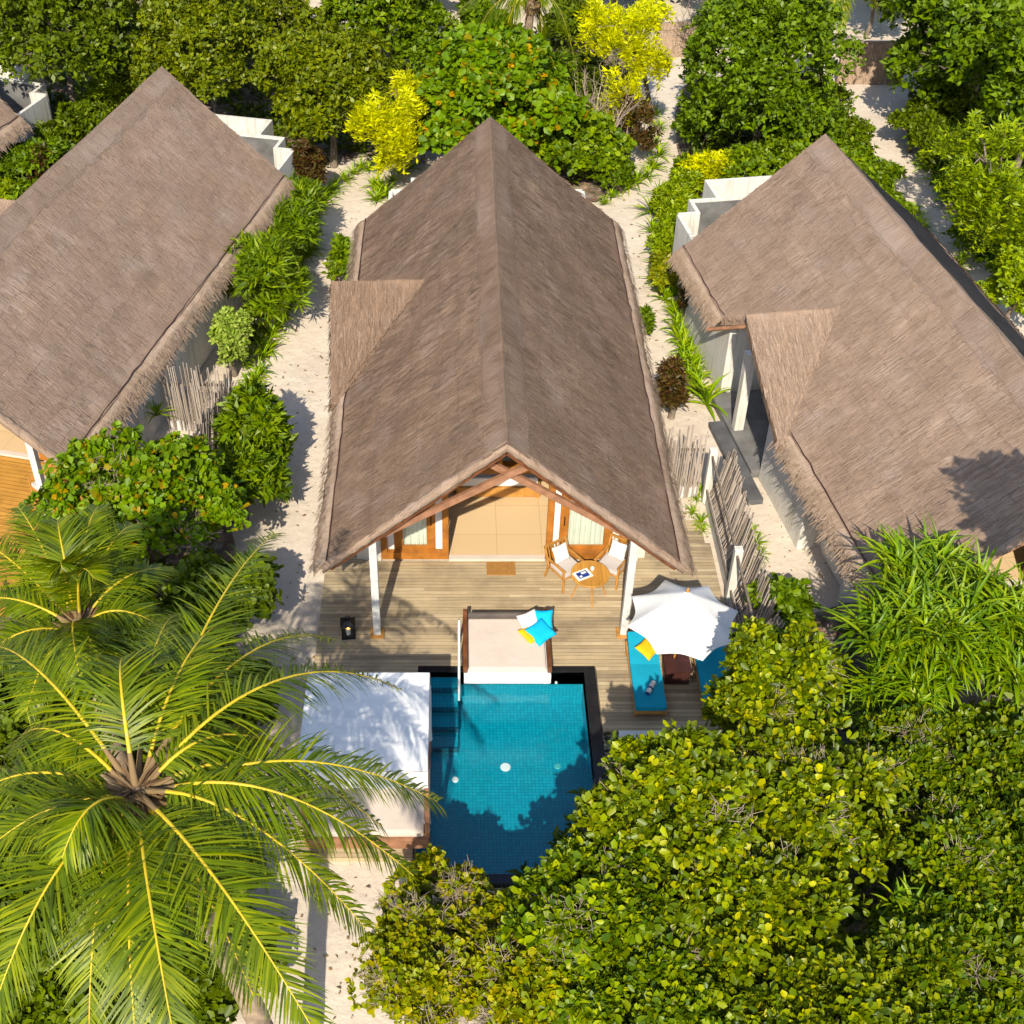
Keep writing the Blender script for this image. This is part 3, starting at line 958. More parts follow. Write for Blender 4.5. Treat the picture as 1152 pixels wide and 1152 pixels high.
    for sgn in (-1, 1):
        nu = 60
        G = np.zeros((nu, 4, 3)); U = np.zeros((nu, 4, 2))
        for i in range(nu):
            y = Y0 + .02 - (LEN + Y0 + .06) * i / (nu - 1)
            for j in range(4):
                x = (.46 + .03 * rs.randn() * (j == 3)) * j / 3
                G[i, j] = (sgn * x, y, roof_z(x) + .02 - .008 * (j == 3) + wob(x * sgn, y, seed) * (.3 + .7 * j / 3))
                U[i, j] = (y, x * 1.3 + 20)
        if sgn > 0:
            G = G[::-1]; U = U[::-1]
        slab(G, U, (0, 0, -.05), parts)
    link('ridge_cap', roof_mesh('ridge_cap', parts, [mat]), root)
    if dormer:
        parts = []
        A, B_, C_ = np.array([-4.04, Y_NOTCH, roof_z(XB)]), np.array([-XB + .1, Y_NOTCH, roof_z(XB)]), np.array([-XCV, Y_C, 2.16])
        nu, nv = 16, 22
        G = np.zeros((nu, nv, 3)); U = np.zeros((nu, nv, 2))
        for j in range(nv):
            t = j / (nv - 1)
            a = A + (C_ - A) * t; b = B_ + (C_ + np.array([.12, 0, 0]) - B_) * t
            for i in range(nu):
                p = a + (b - a) * i / (nu - 1)
                G[i, j] = p + np.array([0, -.03 if j == 0 else 0, .03 + wob(p[0], p[1], seed + 3) * .8])
                U[i, j] = (p[0] + 30, t * 3.3)
        slab(G, U, (0, 0, -.2), parts)
        dn = nrm(C_ - A); nn = nrm(np.array([0, -dn[2] * -1 * -1, 1.0])); nn = nrm(np.array([0, dn[2], -dn[1]]))
        def pd():
            while True:
                t = rs.rand() * .95; i = rs.rand()
                a = A + (C_ - A) * t; b = B_ + (C_ - B_) * t
                if rs.rand() < (1 - t):
                    return a + (b - a) * i + np.array([0, 0, .04]), np.array([0, dn[1], dn[2]]), np.array([1.0, 0, 0]), nn
        straws(rs, 700, pd, parts, (.2, .5), (.015, .05), .016)
        def pvv():
            t = rs.rand()
            b = B_ + (C_ - B_) * t
            return b + np.array([0, rs.randn() * .03, .06]), nrm(np.array([-.6, -.7, -.45])), nrm(np.array([.7, -.6, 0])), np.array([0, 0, 1.0])
        straws(rs, 120, pvv, parts, (.1, .3), (.02, .05), .03)
        def pav():
            t = rs.rand()
            return A + (C_ - A) * t + np.array([.02, 0, -rs.uniform(-.02, .16)]), nrm(dn + np.array([-.35, 0, -.1])), np.array([0, 0, 1.0]), np.array([-1.0, 0, 0])
        straws(rs, 200, pav, parts, (.1, .22), (.015, .04), .03)
        link('entrance_gable', roof_mesh('entrance_gable', parts, [mat]), root)

def wall_box(root, x0, y0, x1, y1, z1, mat='white', z0=-.1, name='wall'):
    return MB().box(x0, y0, z0, x1, y1, z1, 0).build(name, M[mat], root)

def build_villa(label, loc, rz, mat, mat_right, seed, deck='deck_orange', detail=True, dormer=True, group='thatched villas of the resort', flecks=2600):
    root = empty('thatched_villa', (loc[0], loc[1], 0), rz, label, 'villa', group)
    build_roof(root, mat, mat_right, seed, dormer, flecks=flecks)
    YF = -12.3                                            # facade
    def prism_wall(y0, y1, xw, zb, holes=None, name='wall', mat='white'):
        """gable-shaped cross wall"""
        z = lambda x: roof_z(x) - .27
        m = MB()
        prof = [(-xw, -.1), (xw, -.1), (xw, z(xw)), (0, z(0)), (-xw, z(xw))]
        vs = [(x, y0, q) for x, q in prof] + [(x, y1, q) for x, q in prof]
        n = 5
        fs = [tuple(range(n)), tuple(range(n, 2 * n))[::-1]] + [(i, i + n, (i + 1) % n + n, (i + 1) % n) for i in range(n)]
        m.add(vs, fs)
        return m.build(name, M[mat], root)
    # side walls: right one straight, left one with the sheltered entrance recess
    wall_box(root, 3.25, -12.3, 3.4, -.6, 2.2)
    wall_box(root, -3.4, -4.15, -3.25, -.6, 2.2)
    wall_box(root, -3.25, -4.15, -1.9, -4.0, 2.3)
    wall_box(root, -2.02, -7.7, -1.9, -4.155, 3.35)
    wall_box(root, -3.5, -10.4, -3.35, -7.7, 2.15)
    wall_box(root, -3.35, -7.85, -1.9, -7.7, 2.2)
    wall_box(root, -2.95, -12.3, -2.8, -10.4, 2.3)
    wall_box(root, -3.35, -10.4, -2.8, -10.25, 2.2)
    wall_box(root, -3.62, -6.0, -3.38, -5.78, 2.45, name='post')
    MB().box(-3.72, -7.68, -.1, -2.03, -4.3, .12, 0).build('entrance_step', M['stone'], root)
    MB().box(-4.12, -8.7, -.1, -3.74, -5.45, .06, 0).build('entrance_step', M['stone_dark'], root)
    d = MB().box(-2.07, -7.6, .12, -2.025, -6.7, 2.2, 0)
    d.build('door', M['wood'], root)
    MB().tube([(-3.95, -3.95, 1.95), (-1.5, -6.75, 3.75)], [.06, .06], 6).build('eave_pole', M['wood_red'], root)
    prism_wall(-.75, -.6, 3.25, 0)
    MB().box(-1.84, -8.2, .0, 3.04, -8.05, 2.55, 0).build('inner_wall', M['wallin'], root)
    MB().box(-2.79, -12.3, .0, -1.99, -9.83, .06, 0).box(-1.84, -12.3, 0, 3.04, -8.2, .06, 0).box(-1.99, -12.3, 0.001, -1.84, -9.83, .061, 0).build('floor', M['tile_floor'], root)
    # outdoor bathroom behind: stepped white courtyard walls, grey stone shower
    t = .12
    for s in (-1, 1):
        wall_box(root, s * 2.95 - t / 2, -.6, s * 2.95 + t / 2, 2.25, 2.0)
        wall_box(root, min(s * 2.3, s * 2.95), 2.25, max(s * 2.3, s * 2.95) + 0, 2.25 + t, 2.0)
        wall_box(root, s * 2.3 - t / 2, 2.37, s * 2.3 + t / 2, 3.1, 1.95)
        wall_box(root, s * 1.45 - t / 2, 3.22, s * 1.45 + t / 2, 4.25, 2.0)
    wall_box(root, -2.36, 3.1, 2.36, 3.22, 1.97)
    MB().box(-2.22, 3.04, -.1, 2.22, 3.1, 1.9, 0).build('shower_lining', M['stone'], root)
    wall_box(root, -1.51, 4.25, 1.51, 4.37, 2.0)
    MB().box(-2.88, -.58, -.1, 2.88, 2.2, -.02, 0).box(-2.2, 2.3, -.1, 2.2, 3.04, -.03, 0).build('courtyard_floor', M['stone'], root)
    # front: posts, scissor beams, doors
    for s in (-1, 1):
        m = MB().box(s * 2.665 - .08, -14.83, .02, s * 2.665 + .08, -14.67, roof_z(2.665) - .25, 0, .012)
        p = m.build('post', M['whitewash'], root)
        MB().box(s * 2.665 - .15, -14.9, -.001, s * 2.665 + .15, -14.6, .05, 0, .01).build('base_plate', M['teak'], p)
        MB().bar((s * 3.3, -14.62, roof_z(3.3) - .34), (-s * .50, -14.62 + s * .09, roof_z(.50) - .33), .09, .14).build('scissor_beam', M['wood_red'], root)
        MB().bar((s * .02, -14.90, roof_z(0) - .34), (s * 3.55, -14.90, roof_z(3.55) - .30), .06, .10).build('barge_board', M['wood_dark'], root)
        MB().bar((s * 2.665, -14.75, roof_z(2.665) - .36), (s * 2.665, -12.3, roof_z(2.665) - .36), .12, .16).build('wall_plate', M['wood_red'], root)
    # facade: two glazed leaves either side of a wide opening; lintel and glazed gable
    def leaf(x0, x1, inner):
        f = MB()
        y0, y1 = YF - .08, YF + .06
        f.box(x0, y0, 0.02, x0 + .14, y1, 2.55).box(x1 - .14, y0, 0.02, x1, y1, 2.55)
        f.box(x0 + .14, y0, .02, x1 - .14, y1, .22).box(x0 + .14, y0, 2.35, x1 - .14, y1, 2.55)
        fr = f.build('door_frame', M['wood'], root)
        # sliding leaf set behind the frame
        a0, a1 = x0 + .30, x1 - .30
        g = MB()
        g.box(a0, YF + .065, .06, a0 + .20, YF + .12, 2.34).box(a1 - .20, YF + .065, .06, a1, YF + .12, 2.34)
        g.box(a0 + .2, YF + .065, .06, a1 - .2, YF + .12, .3).box(a0 + .2, YF + .065, 2.15, a1 - .2, YF + .12, 2.34)
        lf = g.build('door', M['wood'], root)
        MB().box(a0 + .2, YF + .085, .3, a1 - .2, YF + .095, 2.15).build('glass', M['glass'], lf)
        hx = a1 - .1 if inner > 0 else a0 + .1
        MB().tube([(hx, YF + .04, .95), (hx, YF + .04, 1.2)], .015, 6).build('handle', M['black_metal'], lf)
        MB().box(x0 + .145, YF + .07, .06, a0 - .005, YF + .08, 2.34).build('side_panel', M['linen'], root)
        MB().box(a1 + .005, YF + .07, .06, x1 - .145, YF + .08, 2.34).build('side_panel', M['linen'], root)
        # gathered curtain
        n = 60; V = []; Q = []
        for i in range(n + 1):
            x = x0 + .2 + (x1 - x0 - .4) * i / n
            y = YF + .20 + .03 * math.sin(i * 1.25) + .015 * math.sin(i * .5)
            V += [(x, y, .1), (x, y, 2.4)]
        for i in range(n):
            Q.append([2 * i, 2 * i + 2, 2 * i + 3, 2 * i + 1])
        link('curtain', np_mesh('curtain', V, Q, M['curtain'], smooth=True), root)
    leaf(-2.68, -1.13, 1)
    leaf(1.10, 2.92, -1)
    f = MB()
    f.box(-3.05, YF - .1, 2.56, 3.05, YF + .1, 2.76)
    f.build('lintel', M['wood'], root)
    for s in (-1, 1):
        x = 2.925 if s > 0 else -2.685
        MB().box(min(x, s * 3.24), YF - .05, -.1, max(x, s * 3.24), YF + .05, 2.45).build('wall', M['white'], root)
    zt = roof_z(0) - .3
    g = MB(); g.add([(-2.2, YF, 2.765), (2.2, YF, 2.765), (0, YF, zt)], [(0, 1, 2)]); g.build('gable_glass', M['glass'], root)
    g = MB().bar((0, YF - .05, 2.76), (0, YF - .05, zt - .1), .09, .09).bar((-2.5, YF - .05, 2.80), (-.02, YF - .05, zt - .08), .09, .1).bar((.02, YF - .05, zt - .08), (2.5, YF - .05, 2.80), .09, .1)
    g.build('gable_frame', M['wood'], root)
    MB().box(-1.12, YF - .12, .0, 1.09, YF + .02, .065).build('threshold', M['sheet'], root)
    return root

# ------------------------------------------------------------------ ground
def sheet(name, pts, z, mat, sub=0):
    m = MB(); m.add([(x, y, z) for x, y in pts], [tuple(range(len(pts)))])
    o = m.build(name, M[mat]); return tag(o, kind='structure')

def ground():
    # one big sheet with a hole for the pool, gently uneven
    xs = [-90, -40, -25, -16] + [-12 + .5 * i for i in range(23)] + [-.755, 2.96] + [3.5 + .5 * i for i in range(26)] + [20, 30, 45, 95]
    ys = [-30, -5, 4] + [8 + .5 * i for i in range(11)] + [13.2, 18.5] + [19 + .5 * i for i in range(70)] + [58, 70, 95, 150]
    rs = np.random.RandomState(3)
    V = []; Q = []
    for y in ys:
        for x in xs:
            z = -.1 + (.02 * math.sin(x * 1.3 + y * .7) + .02 * math.sin(y * 1.1 - x * .6) + .012 * rs.randn() - .03)
            if -3.3 < x < 6.3 and 12 < y < 36: z = -.12
            V.append((x, y, z))
    nx = len(xs)
    for j in range(len(ys) - 1):
        for i in range(nx - 1):
            if xs[i] >= -.76 and xs[i + 1] <= 2.97 and ys[j] >= 13.19 and ys[j + 1] <= 18.51:
                continue
            Q.append([j * nx + i, j * nx + i + 1, (j + 1) * nx + i + 1, (j + 1) * nx + i])
    return tag(link('ground', np_mesh('ground', V, Q, M['sand'], smooth=True)), kind='structure')
ground()

def blob(name, pts, mat, z=-.07, n=8):
    """soft-edged flat patch through picture points"""
    w = [at(px, py, 0) for px, py in pts]
    out = []
    m = len(w); rs = np.random.RandomState(int(abs(pts[0][0])) + 5)
    for i in range(m):
        p0, p1, p2, p3 = w[i - 1], w[i], w[(i + 1) % m], w[(i + 2) % m]
        for k in range(n):
            t = k / n
            q = .5 * ((2 * p1) + (p2 - p0) * t + (2 * p0 - 5 * p1 + 4 * p2 - p3) * t * t + (3 * p1 - p0 - 3 * p2 + p3) * t ** 3)
            out.append((q.x + rs.randn() * .05, q.y + rs.randn() * .05))
    return sheet(name, out, z, mat)
blob('soil', [(-60, 300), (-60, -60), (130, -60), (300, 10), (500, 60), (700, 40), (690, 200), (640, 215), (560, 160), (470, 165), (380, 178), (330, 190), (330, 250), (260, 350), (200, 420), (60, 420)], 'litter', -.062)
blob('soil', [(775, 90), (930, 100), (958, 150), (1010, 235), (1050, 300), (1000, 320), (860, 300), (775, 215)], 'litter', -.064)
blob('soil', [(1030, 110), (1160, 60), (1300, 200), (1300, 330), (1160, 310), (1112, 268), (1052, 190)], 'litter', -.066)
blob('soil', [(-80, 1300), (-80, 640), (60, 520), (250, 500), (262, 640), (260, 760), (290, 830), (180, 1010), (120, 1300)], 'litter', -.068)
blob('soil', [(620, 1000), (680, 860), (780, 870), (905, 690), (1300, 640), (1300, 1350), (560, 1350), (520, 1200)], 'litter', -.063)

# ------------------------------------------------------------------ villas
main = build_villa('brown thatched villa in the middle, its open front facing the deck and pool', (1.0, 34.2), 0, M['thatch'], M['thatch'], 1, flecks=4200)
left = build_villa('pale thatched villa left of the sand path, orange deck under its front gable', (-8.66, 37.84), R(-13.5), M['thatch_pale'], M['thatch_pale'], 2, flecks=4200)
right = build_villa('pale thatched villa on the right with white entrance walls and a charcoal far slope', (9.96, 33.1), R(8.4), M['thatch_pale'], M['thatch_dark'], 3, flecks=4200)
far = build_villa('thatched villa cut off by the upper left edge, white bathroom wall behind it', (-17.9, 42.6), R(-18), M['thatch_pale'], M['thatch_pale'], 4, flecks=800)

# ------------------------------------------------------------------ decks
def deck(name, rects, mat, rz=0, loc=(0, 0, 0), thick=.12):
    m = MB()
    for x0, y0, x1, y1, z in rects:
        m.box(x0, y0, z - thick, x1, y1, z)
    o = m.build(name, M[mat]); o.location = loc; o.rotation_euler = (0, 0, rz)
    return tag(o, kind='structure')
deck('deck', [(-2.96, 18.52, 6.0, 21.78, 0), (2.99, 16.75, 6.0, 18.517, 0), (-2.96, 13.75, -.765, 18.517, 0), (4.26, 21.783, 6.0, 22.4, 0), (-2.96, 21.783, -2.1, 22.0, 0)], 'deck')
def local_deck(root, mat, rects):
    return deck('deck', rects, mat, root.rotation_euler.z, root.location)
local_deck(left, 'deck_orange', [(-3.6, -17.6, 3.0, -12.43, 0)])
local_deck(right, 'deck_grey', [(-3.3, -18.5, 5.0, -12.43, 0)])
local_deck(right, 'deck_grey', [(-5.2, -16.2, -3.32, -13.3, -.02)])
local_deck(far, 'deck_orange', [(-3.6, -17.6, 3.0, -12.43, 0)])
sheet('step', [(4.9, 22.41), (5.9, 22.41), (5.9, 23.3), (4.9, 23.3)], -.06, 'deck')

# ------------------------------------------------------------------ pool
PX0, PX1, PY0, PY1, PZ = -.70, 2.73, 13.42, 18.35, -.98
pool = empty('swimming_pool', (0, 0, 0), 0, 'blue mosaic swimming pool with a black rim in front of the deck', 'swimming pool')
m = MB()
# inward faces
m.add([(PX0, PY0, PZ), (PX1, PY0, PZ), (PX1, PY1, PZ), (PX0, PY1, PZ), (PX0, PY0, -.03), (PX1, PY0, -.03), (PX1, PY1, -.03), (PX0, PY1, -.03)],
      [(0, 1, 2, 3), (0, 4, 5, 1), (1, 5, 6, 2), (2, 6, 7, 3), (3, 7, 4, 0)])
m.build('basin', M['pool'], pool)
m = MB()
m.box(PX0 - .06, PY1, -.4, PX1 + .24, PY1 + .165, -.012).box(PX1, PY0 - .2, -.4, PX1 + .24, PY1, -.012).box(PX0 - .06, PY0 - .2, -.4, PX0, PY1, -.012).box(PX0, PY0 - .2, -.4, PX1, PY0, -.012)
m.build('coping', M['black_tile'], pool)
for i in range(4):
    st = MB().box(PX0 + .002, PY1 - .36 * (i + 1), PZ + .002, .08, PY1 - .36 * i - .002, -.18 - .2 * i).build('step', M['pool'], pool)
    MB().box(PX0 + .003, PY1 - .36 * (i + 1) - .004, -.18 - .2 * i - .1, .084, PY1 - .36 * (i + 1) + .06, -.176 - .2 * i).build('nosing', M['nosing'], st)
for px, py, r in ((1.05, 16.6, .105), (2.12, 16.62, .07), (2.35, 15.2, .06)):
    MB().disc((px, py, PZ + .025), r, .022, 24, 0, .01).build('drain', M['white_paint' if r > .1 else 'drain_teal'], pool)
m = MB().disc((.02, 16.28, PZ + .03), .07, .026, 24, 0, .01); m.build('drain', M['white_paint'], pool)
for px in (1.93, 2.16):
    m = MB(); m.tube([(px, PY1 - .001, -.33), (px, PY1 - .03, -.33)], .03, 14); m.build('inlet', M['white_paint'], pool)
w = MB(); w.add([(PX0, PY0, -.05), (PX1, PY0, -.05), (PX1, PY1, -.05), (PX0, PY1, -.05)], [(0, 1, 2, 3)])
tag(w.build('water', M['water']), kind='structure')

# gravel strip with dark and pale pebbles, beside a white ledge
rs = np.random.RandomState(11)
V = []; Q = []
for i in range(420):
    c = np.array([rs.uniform(2.98, 3.3), rs.uniform(14.0, 16.74), -.07]); r = rs.uniform(.02, .045)
    b = len(V)
    for dx, dy, dz in ((-1, -1, -.4), (1, -1, -.4), (1, 1, -.4), (-1, 1, -.4), (-.5, -.5, .6), (.5, -.5, .6), (.5, .5, .6), (-.5, .5, .6)):
        V.append(c + r * np.array([dx, dy, dz]) * (1 + .2 * rs.randn()))
    Q += [[b + k for k in f] for f in ((4, 5, 6, 7), (0, 1, 5, 4), (1, 2, 6, 5), (2, 3, 7, 6), (3, 0, 4, 7))]
tag(link('gravel', np_mesh('gravel', V, Q, leaf_mat('pebbles', [(.01, .01, .01), (.03, .03, .03), (.015, .015, .015), (.5, .48, .45), (.02, .02, .02)], .5, 0, .4, .1))), 'black and white pebbles in the strip beside the pool', 'gravel', kind='stuff')
led = empty('masonry_ledge', (3.3, 15.2, -.1), 0, 'white masonry ledge below the right end of the deck', 'ledge')
MB().box(.18, 0, 0, 2.6, 1.36, .05).build('slab', M['white'], led)
MB().box(0, 0, 0, .178, 1.536, .12).box(.178, 1.362, 0, 2.6, 1.536, .12).build('rim', M['white_paint'], led)

# ------------------------------------------------------------------ day bed on the pool edge
db = empty('day_bed', (1.1, 18.75, 0), 0, 'built-in day bed with a beige mattress on a white plinth over the pool edge', 'day bed')
MB().box(-.90, -.86, .12, .90, .72, .36, 0, .02).box(-.8, -.20, .0, .8, .70, .12).build('plinth', M['white_paint'], db)
MB().box(-.80, -.76, .362, .80, .70, .48, 0, .045).build('mattress', M['sheet'], db)
for s in (-1, 1):
    MB().box(s * .87 - .045, -.78, .362, s * .87 + .045, .84, .52, 0, .015).box(s * .87 - .04, .76, .0, s * .87 + .04, .84, .62).build('side_rail', M['wood_dark'], db)
MB().box(-.8, .74, .36, .8, .80, .56, 0, .01).build('back_rail', simple('greyed_wood', (.12, .10, .09), .6), db)
pillow('grey white pillow leaning on the pillows of the beige day bed', (1.60, 19.22, .60), (R(38), R(-5), R(25)), .44, .44, .15, M['linen'], 'pillows on the day bed', 1)
pillow('cyan pillow by the back corner post of the beige day bed', (1.88, 19.25, .62), (R(42), R(-12), R(-12)), .44, .44, .15, M['cyan'], 'pillows on the day bed', 2)
pillow('cyan pillow lying cornerwise in front on the beige day bed', (1.82, 18.92, .60), (R(14), R(-8), R(38)), .50, .50, .15, M['cyan'], 'pillows on the day bed', 3)
pillow('yellow pillow under the front cyan pillow on the beige day bed', (1.60, 18.90, .545), (R(6), R(10), R(38)), .36, .44, .11, M['yellow_cloth'], 'pillows on the day bed', 4)
hr = MB()
hr.tube([(.10, 19.1, .0), (.10, 19.1, .78), (.10, 19.0, .86), (.10, 18.4, .62), (.10, 17.95, .30), (.10, 17.84, .12), (.10, 17.82, -.3)], .026, 10)
hr.tube([(.10, 18.55, .0), (.10, 18.55, .69)], .018, 8)
tag(hr.build('handrail', M['steel']), 'white steel handrail leading down into the pool beside the day bed', 'handrail')

# ------------------------------------------------------------------ cabana by the pool
CX0, CX1, CY0, CY1, CZ = -2.74, -.46, 14.0, 16.3, 2.2
cab = empty('pool_cabana', ((CX0 + CX1) / 2, (CY0 + CY1) / 2, 0), 0, 'cabana day bed under a white canvas canopy at the left of the pool', 'cabana')
hx, hy = (CX1 - CX0) / 2, (CY1 - CY0) / 2
n = 26; V = []; Q = []
for i in range(n):
    for j in range(n):
        a = i / (n - 1) * 2 - 1; b = j / (n - 1) * 2 - 1
        sag = -.07 * (1 - a * a) * (1 - b * b) + .010 * math.sin(b * 22 + a * 2) * (1 - abs(a) ** 4) * (1 - b * b)
        V.append((a * hx, b * hy, CZ + sag))
for i in range(n - 1):
    for j in range(n - 1):
        Q.append([i * n + j, (i + 1) * n + j, (i + 1) * n + j + 1, i * n + j + 1])
link('canopy', np_mesh('canopy', V, Q, M['canvas'], smooth=True), cab)
def drape(x0, y0, x1, y1, h, name, waves=14, amp=.012, ztop=CZ, out=(0, 0)):
    V = []; Q = []; nn = 60
    for i in range(nn + 1):
        t = i / nn
        for k in range(5):
            q = k / 4; a = amp * (.3 + q) * math.sin(t * waves * 6.28 / 2)
            dx, dy = (y1 - y0), -(x1 - x0); l = math.hypot(dx, dy)
            V.append((x0 + (x1 - x0) * t + dx / l * a + out[0] * q, y0 + (y1 - y0) * t + dy / l * a + out[1] * q, ztop - .004 - h * q + .01 * math.sin(t * 9) * q))
    for i in range(nn):
        for k in range(4):
            Q.append([i * 5 + k, (i + 1) * 5 + k, (i + 1) * 5 + k + 1, i * 5 + k + 1])
    return link(name, np_mesh(name, V, Q, M['canvas'], smooth=True), cab)
drape(-hx, -hy - .004, hx, -hy - .004, .42, 'valance', 7, .01, out=(0, -.03))
drape(hx + .004, -hy, hx + .004, hy, .22, 'valance', 7, .008)
drape(-hx - .004, hy, -hx - .004, -hy, .22, 'valance', 7, .008)
drape(hx, hy + .004, -hx, hy + .004, .22, 'valance', 7, .008)
for sx in (-1, 1):
    for sy in (-1, 1):
        MB().box(sx * (hx - .03) - .045, sy * (hy - .05) - .045, 0, sx * (hx - .03) + .045, sy * (hy - .05) + .045, CZ - .03, 0, .012).build('post', M['wood_red'], cab)
        # gathered curtain tied to the post
        c = MB()
        pts = [(sx * (hx - .03), sy * (hy - .17), CZ - .2), (sx * (hx - .02), sy * (hy - .16), 1.35), (sx * (hx - .0), sy * (hy - .13), 1.1), (sx * (hx - .02), sy * (hy - .18), .6), (sx * (hx - .03), sy * (hy - .17), .5)]
        c.tube(pts, [.06, .05, .025, .05, .07], 9)
        c.build('curtain', M['canvas'], cab)
for s in (-1, 1):
    MB().bar((s * (hx - .03), -hy + .1, CZ - .1), (s * (hx - .03), hy - .1, CZ - .1), .06, .06).build('canopy_beam', M['wood_red'], cab)
    MB().bar((-hx + .09, s * (hy - .05), CZ - .1), (hx - .09, s * (hy - .05), CZ - .1), .06, .06).build('canopy_beam', M['wood_red'], cab)
MB().box(-hx + .02, -hy - .05, .002, hx - .0, hy - .1, .27, 0, .01).build('bed_base', M['wood_red'], cab)
MB().box(-hx + .10, -hy + .0, .272, hx - .09, hy - .2, .45, 0, .05).build('mattress', M['sheet'], cab)
pillow('white pillow inside the cabana leaning under the front of its canopy', (-1.62, 15.35, .66), (R(50), 0, R(45)), .5, .5, .15, M['linen'], None, 9)

# ------------------------------------------------------------------ parasol
UX, UY = 4.58, 18.12
par = empty('parasol', (UX, UY, 0), 0, 'white eight sided parasol with scalloped edge standing over the sun loungers', 'parasol')
V = []; Q = []
ns, nr, ph = 8, 9, R(11)
sub = 8
for r in range(nr + 1):
    t = r / nr
    for k in range(ns * sub):
        a = 2 * math.pi * k / (ns * sub) + ph
        f = (k % sub) / sub
        chord = math.cos(math.pi / ns) / math.cos((f - .5) * 2 * math.pi / ns)
        scal = chord - .10 * t * math.sin(f * math.pi)
        rad = 1.16 * t * (1 + (scal - 1) * min(1, t * 1.3))
        z = 2.55 - .76 * (t ** .92) - .018 * math.sin(f * math.pi) * t + .01 * math.sin(t * math.pi)
        V.append((rad * math.cos(a), rad * math.sin(a), z))
K = ns * sub
for r in range(nr):
    for k in range(K):
        Q.append([r * K + k, (r + 1) * K + k, (r + 1) * K + (k + 1) % K, r * K + (k + 1) % K])
link('canopy', np_mesh('canopy', V, Q, M['canvas_u'], smooth=False), par)
for k in range(8):
    a = 2 * math.pi * k / 8 + ph
    MB().bar((.03 * math.cos(a), .03 * math.sin(a), 2.47), (1.12 * math.cos(a), 1.12 * math.sin(a), 1.775), .018, .025).build('rib', M['teak'], par)
MB().tube([(.02, .32, .1), (0, 0, 2.55)], .024, 10).build('pole', M['teak'], par)
MB().tube([(0, 0, 2.55), (0, 0, 2.58), (0, 0, 2.65)], [.035, .04, .012], 10).build('finial', M['teak'], par)
MB().disc((.02, .32, .1), .17, .098, 24, 0, .02).build('base', M['black_metal'], par)

# ------------------------------------------------------------------ sun loungers
def lounger(x, y0, label):
    o = empty('sun_lounger', (x, y0, 0), 0, label, 'sun lounger', 'sun loungers under the parasol')
    m = MB().box(-.32, 0, .20, -.27, 1.98, .27).box(.27, 0, .20, .32, 1.98, .27).box(-.27, 0.01, .20, .27, .06, .265).box(-.27, 1.92, .20, .27, 1.97, .265)
    for i in range(14):
        m.box(-.27, .1 + i * .125, .235, .27, .17 + i * .125, .26)
    m.build('frame', M['teak'], o)
    for sx in (-1, 1):
        for yy in (.12, 1.8):
            MB().box(sx * .29 - .025, yy, .0, sx * .29 + .025, yy + .06, .20).build('leg', M['teak'], o)
    # mattress: flat seat and raised back in one pad
    prof = [(.03, .275), (1.22, .275), (1.96, .50)]; top = [(1.93, .60), (1.20, .385), (.03, .385)]
    G = [Vector((0, a, b)) for a, b in prof + top]
    mb = MB(); vs = []
    for sx, ins in ((-.31, .02), (-.285, 0), (.285, 0), (.31, .02)):
        cen = sum(G, Vector()) / len(G)
        for g in G:
            q = g + (cen - g).normalized() * ins
            vs.append((sx, q.y, q.z))
    n = len(G)
    fs = [tuple(range(n))[::-1], tuple(range(3 * n, 4 * n))]
    for r in range(3):
        for k in range(n):
            fs.append((r * n + k, r * n + (k + 1) % n, (r + 1) * n + (k + 1) % n, (r + 1) * n + k))
    mb.add(vs, fs); mb.build('mattress', M['blue'], o)
    return o
lounger(3.96, 17.0, 'turquoise sun lounger left of the dark table, rolled towel and yellow pillow on it')
lounger(5.35, 17.0, 'turquoise sun lounger right of the dark table, mostly hidden by parasol and bush')
pillow('yellow patterned pillow on the head of the turquoise lounger beside the post', (4.02, 18.45, .58), (R(18), 0, R(48)), .40, .40, .12, M['yellow_cloth'], None, 12)
tw = MB().tube([(-.17, 0, 0), (.17, 0, 0)], .052, 14)
tw.tube([(-.05, 0, 0), (-.005, 0, 0)], .055, 14, 1).tube([(-.175, 0, 0), (-.16, 0, 0)], .05, 14, 1)
tw = tw.build('towel', [M['linen'], simple('navy', (.02, .04, .2), .8)]); tw.location = (3.99, 17.5, .438); tw.rotation_euler = (0, 0, R(62))
tag(tw, 'rolled white towel with navy stripe on the left turquoise lounger', 'towel')
tb = empty('side_table', (4.63, 17.98, 0), 0, 'dark mahogany box table between the two turquoise loungers', 'side table')
MB().box(-.27, -.02, .36, .27, .36, .41).box(-.27, .47, .36, .27, .52, .41).box(-.27, .36, .36, -.09, .47, .41).box(.02, .36, .36, .27, .47, .41).build('tabletop', M['mahogany'], tb)
MB().box(-.25, 0, .0, .25, .03, .358).box(-.25, .47, .0, .25, .5, .358).box(-.25, .03, 0, -.22, .47, .358).box(.22, .03, 0, .25, .47, .358).build('body', M['mahogany'], tb)

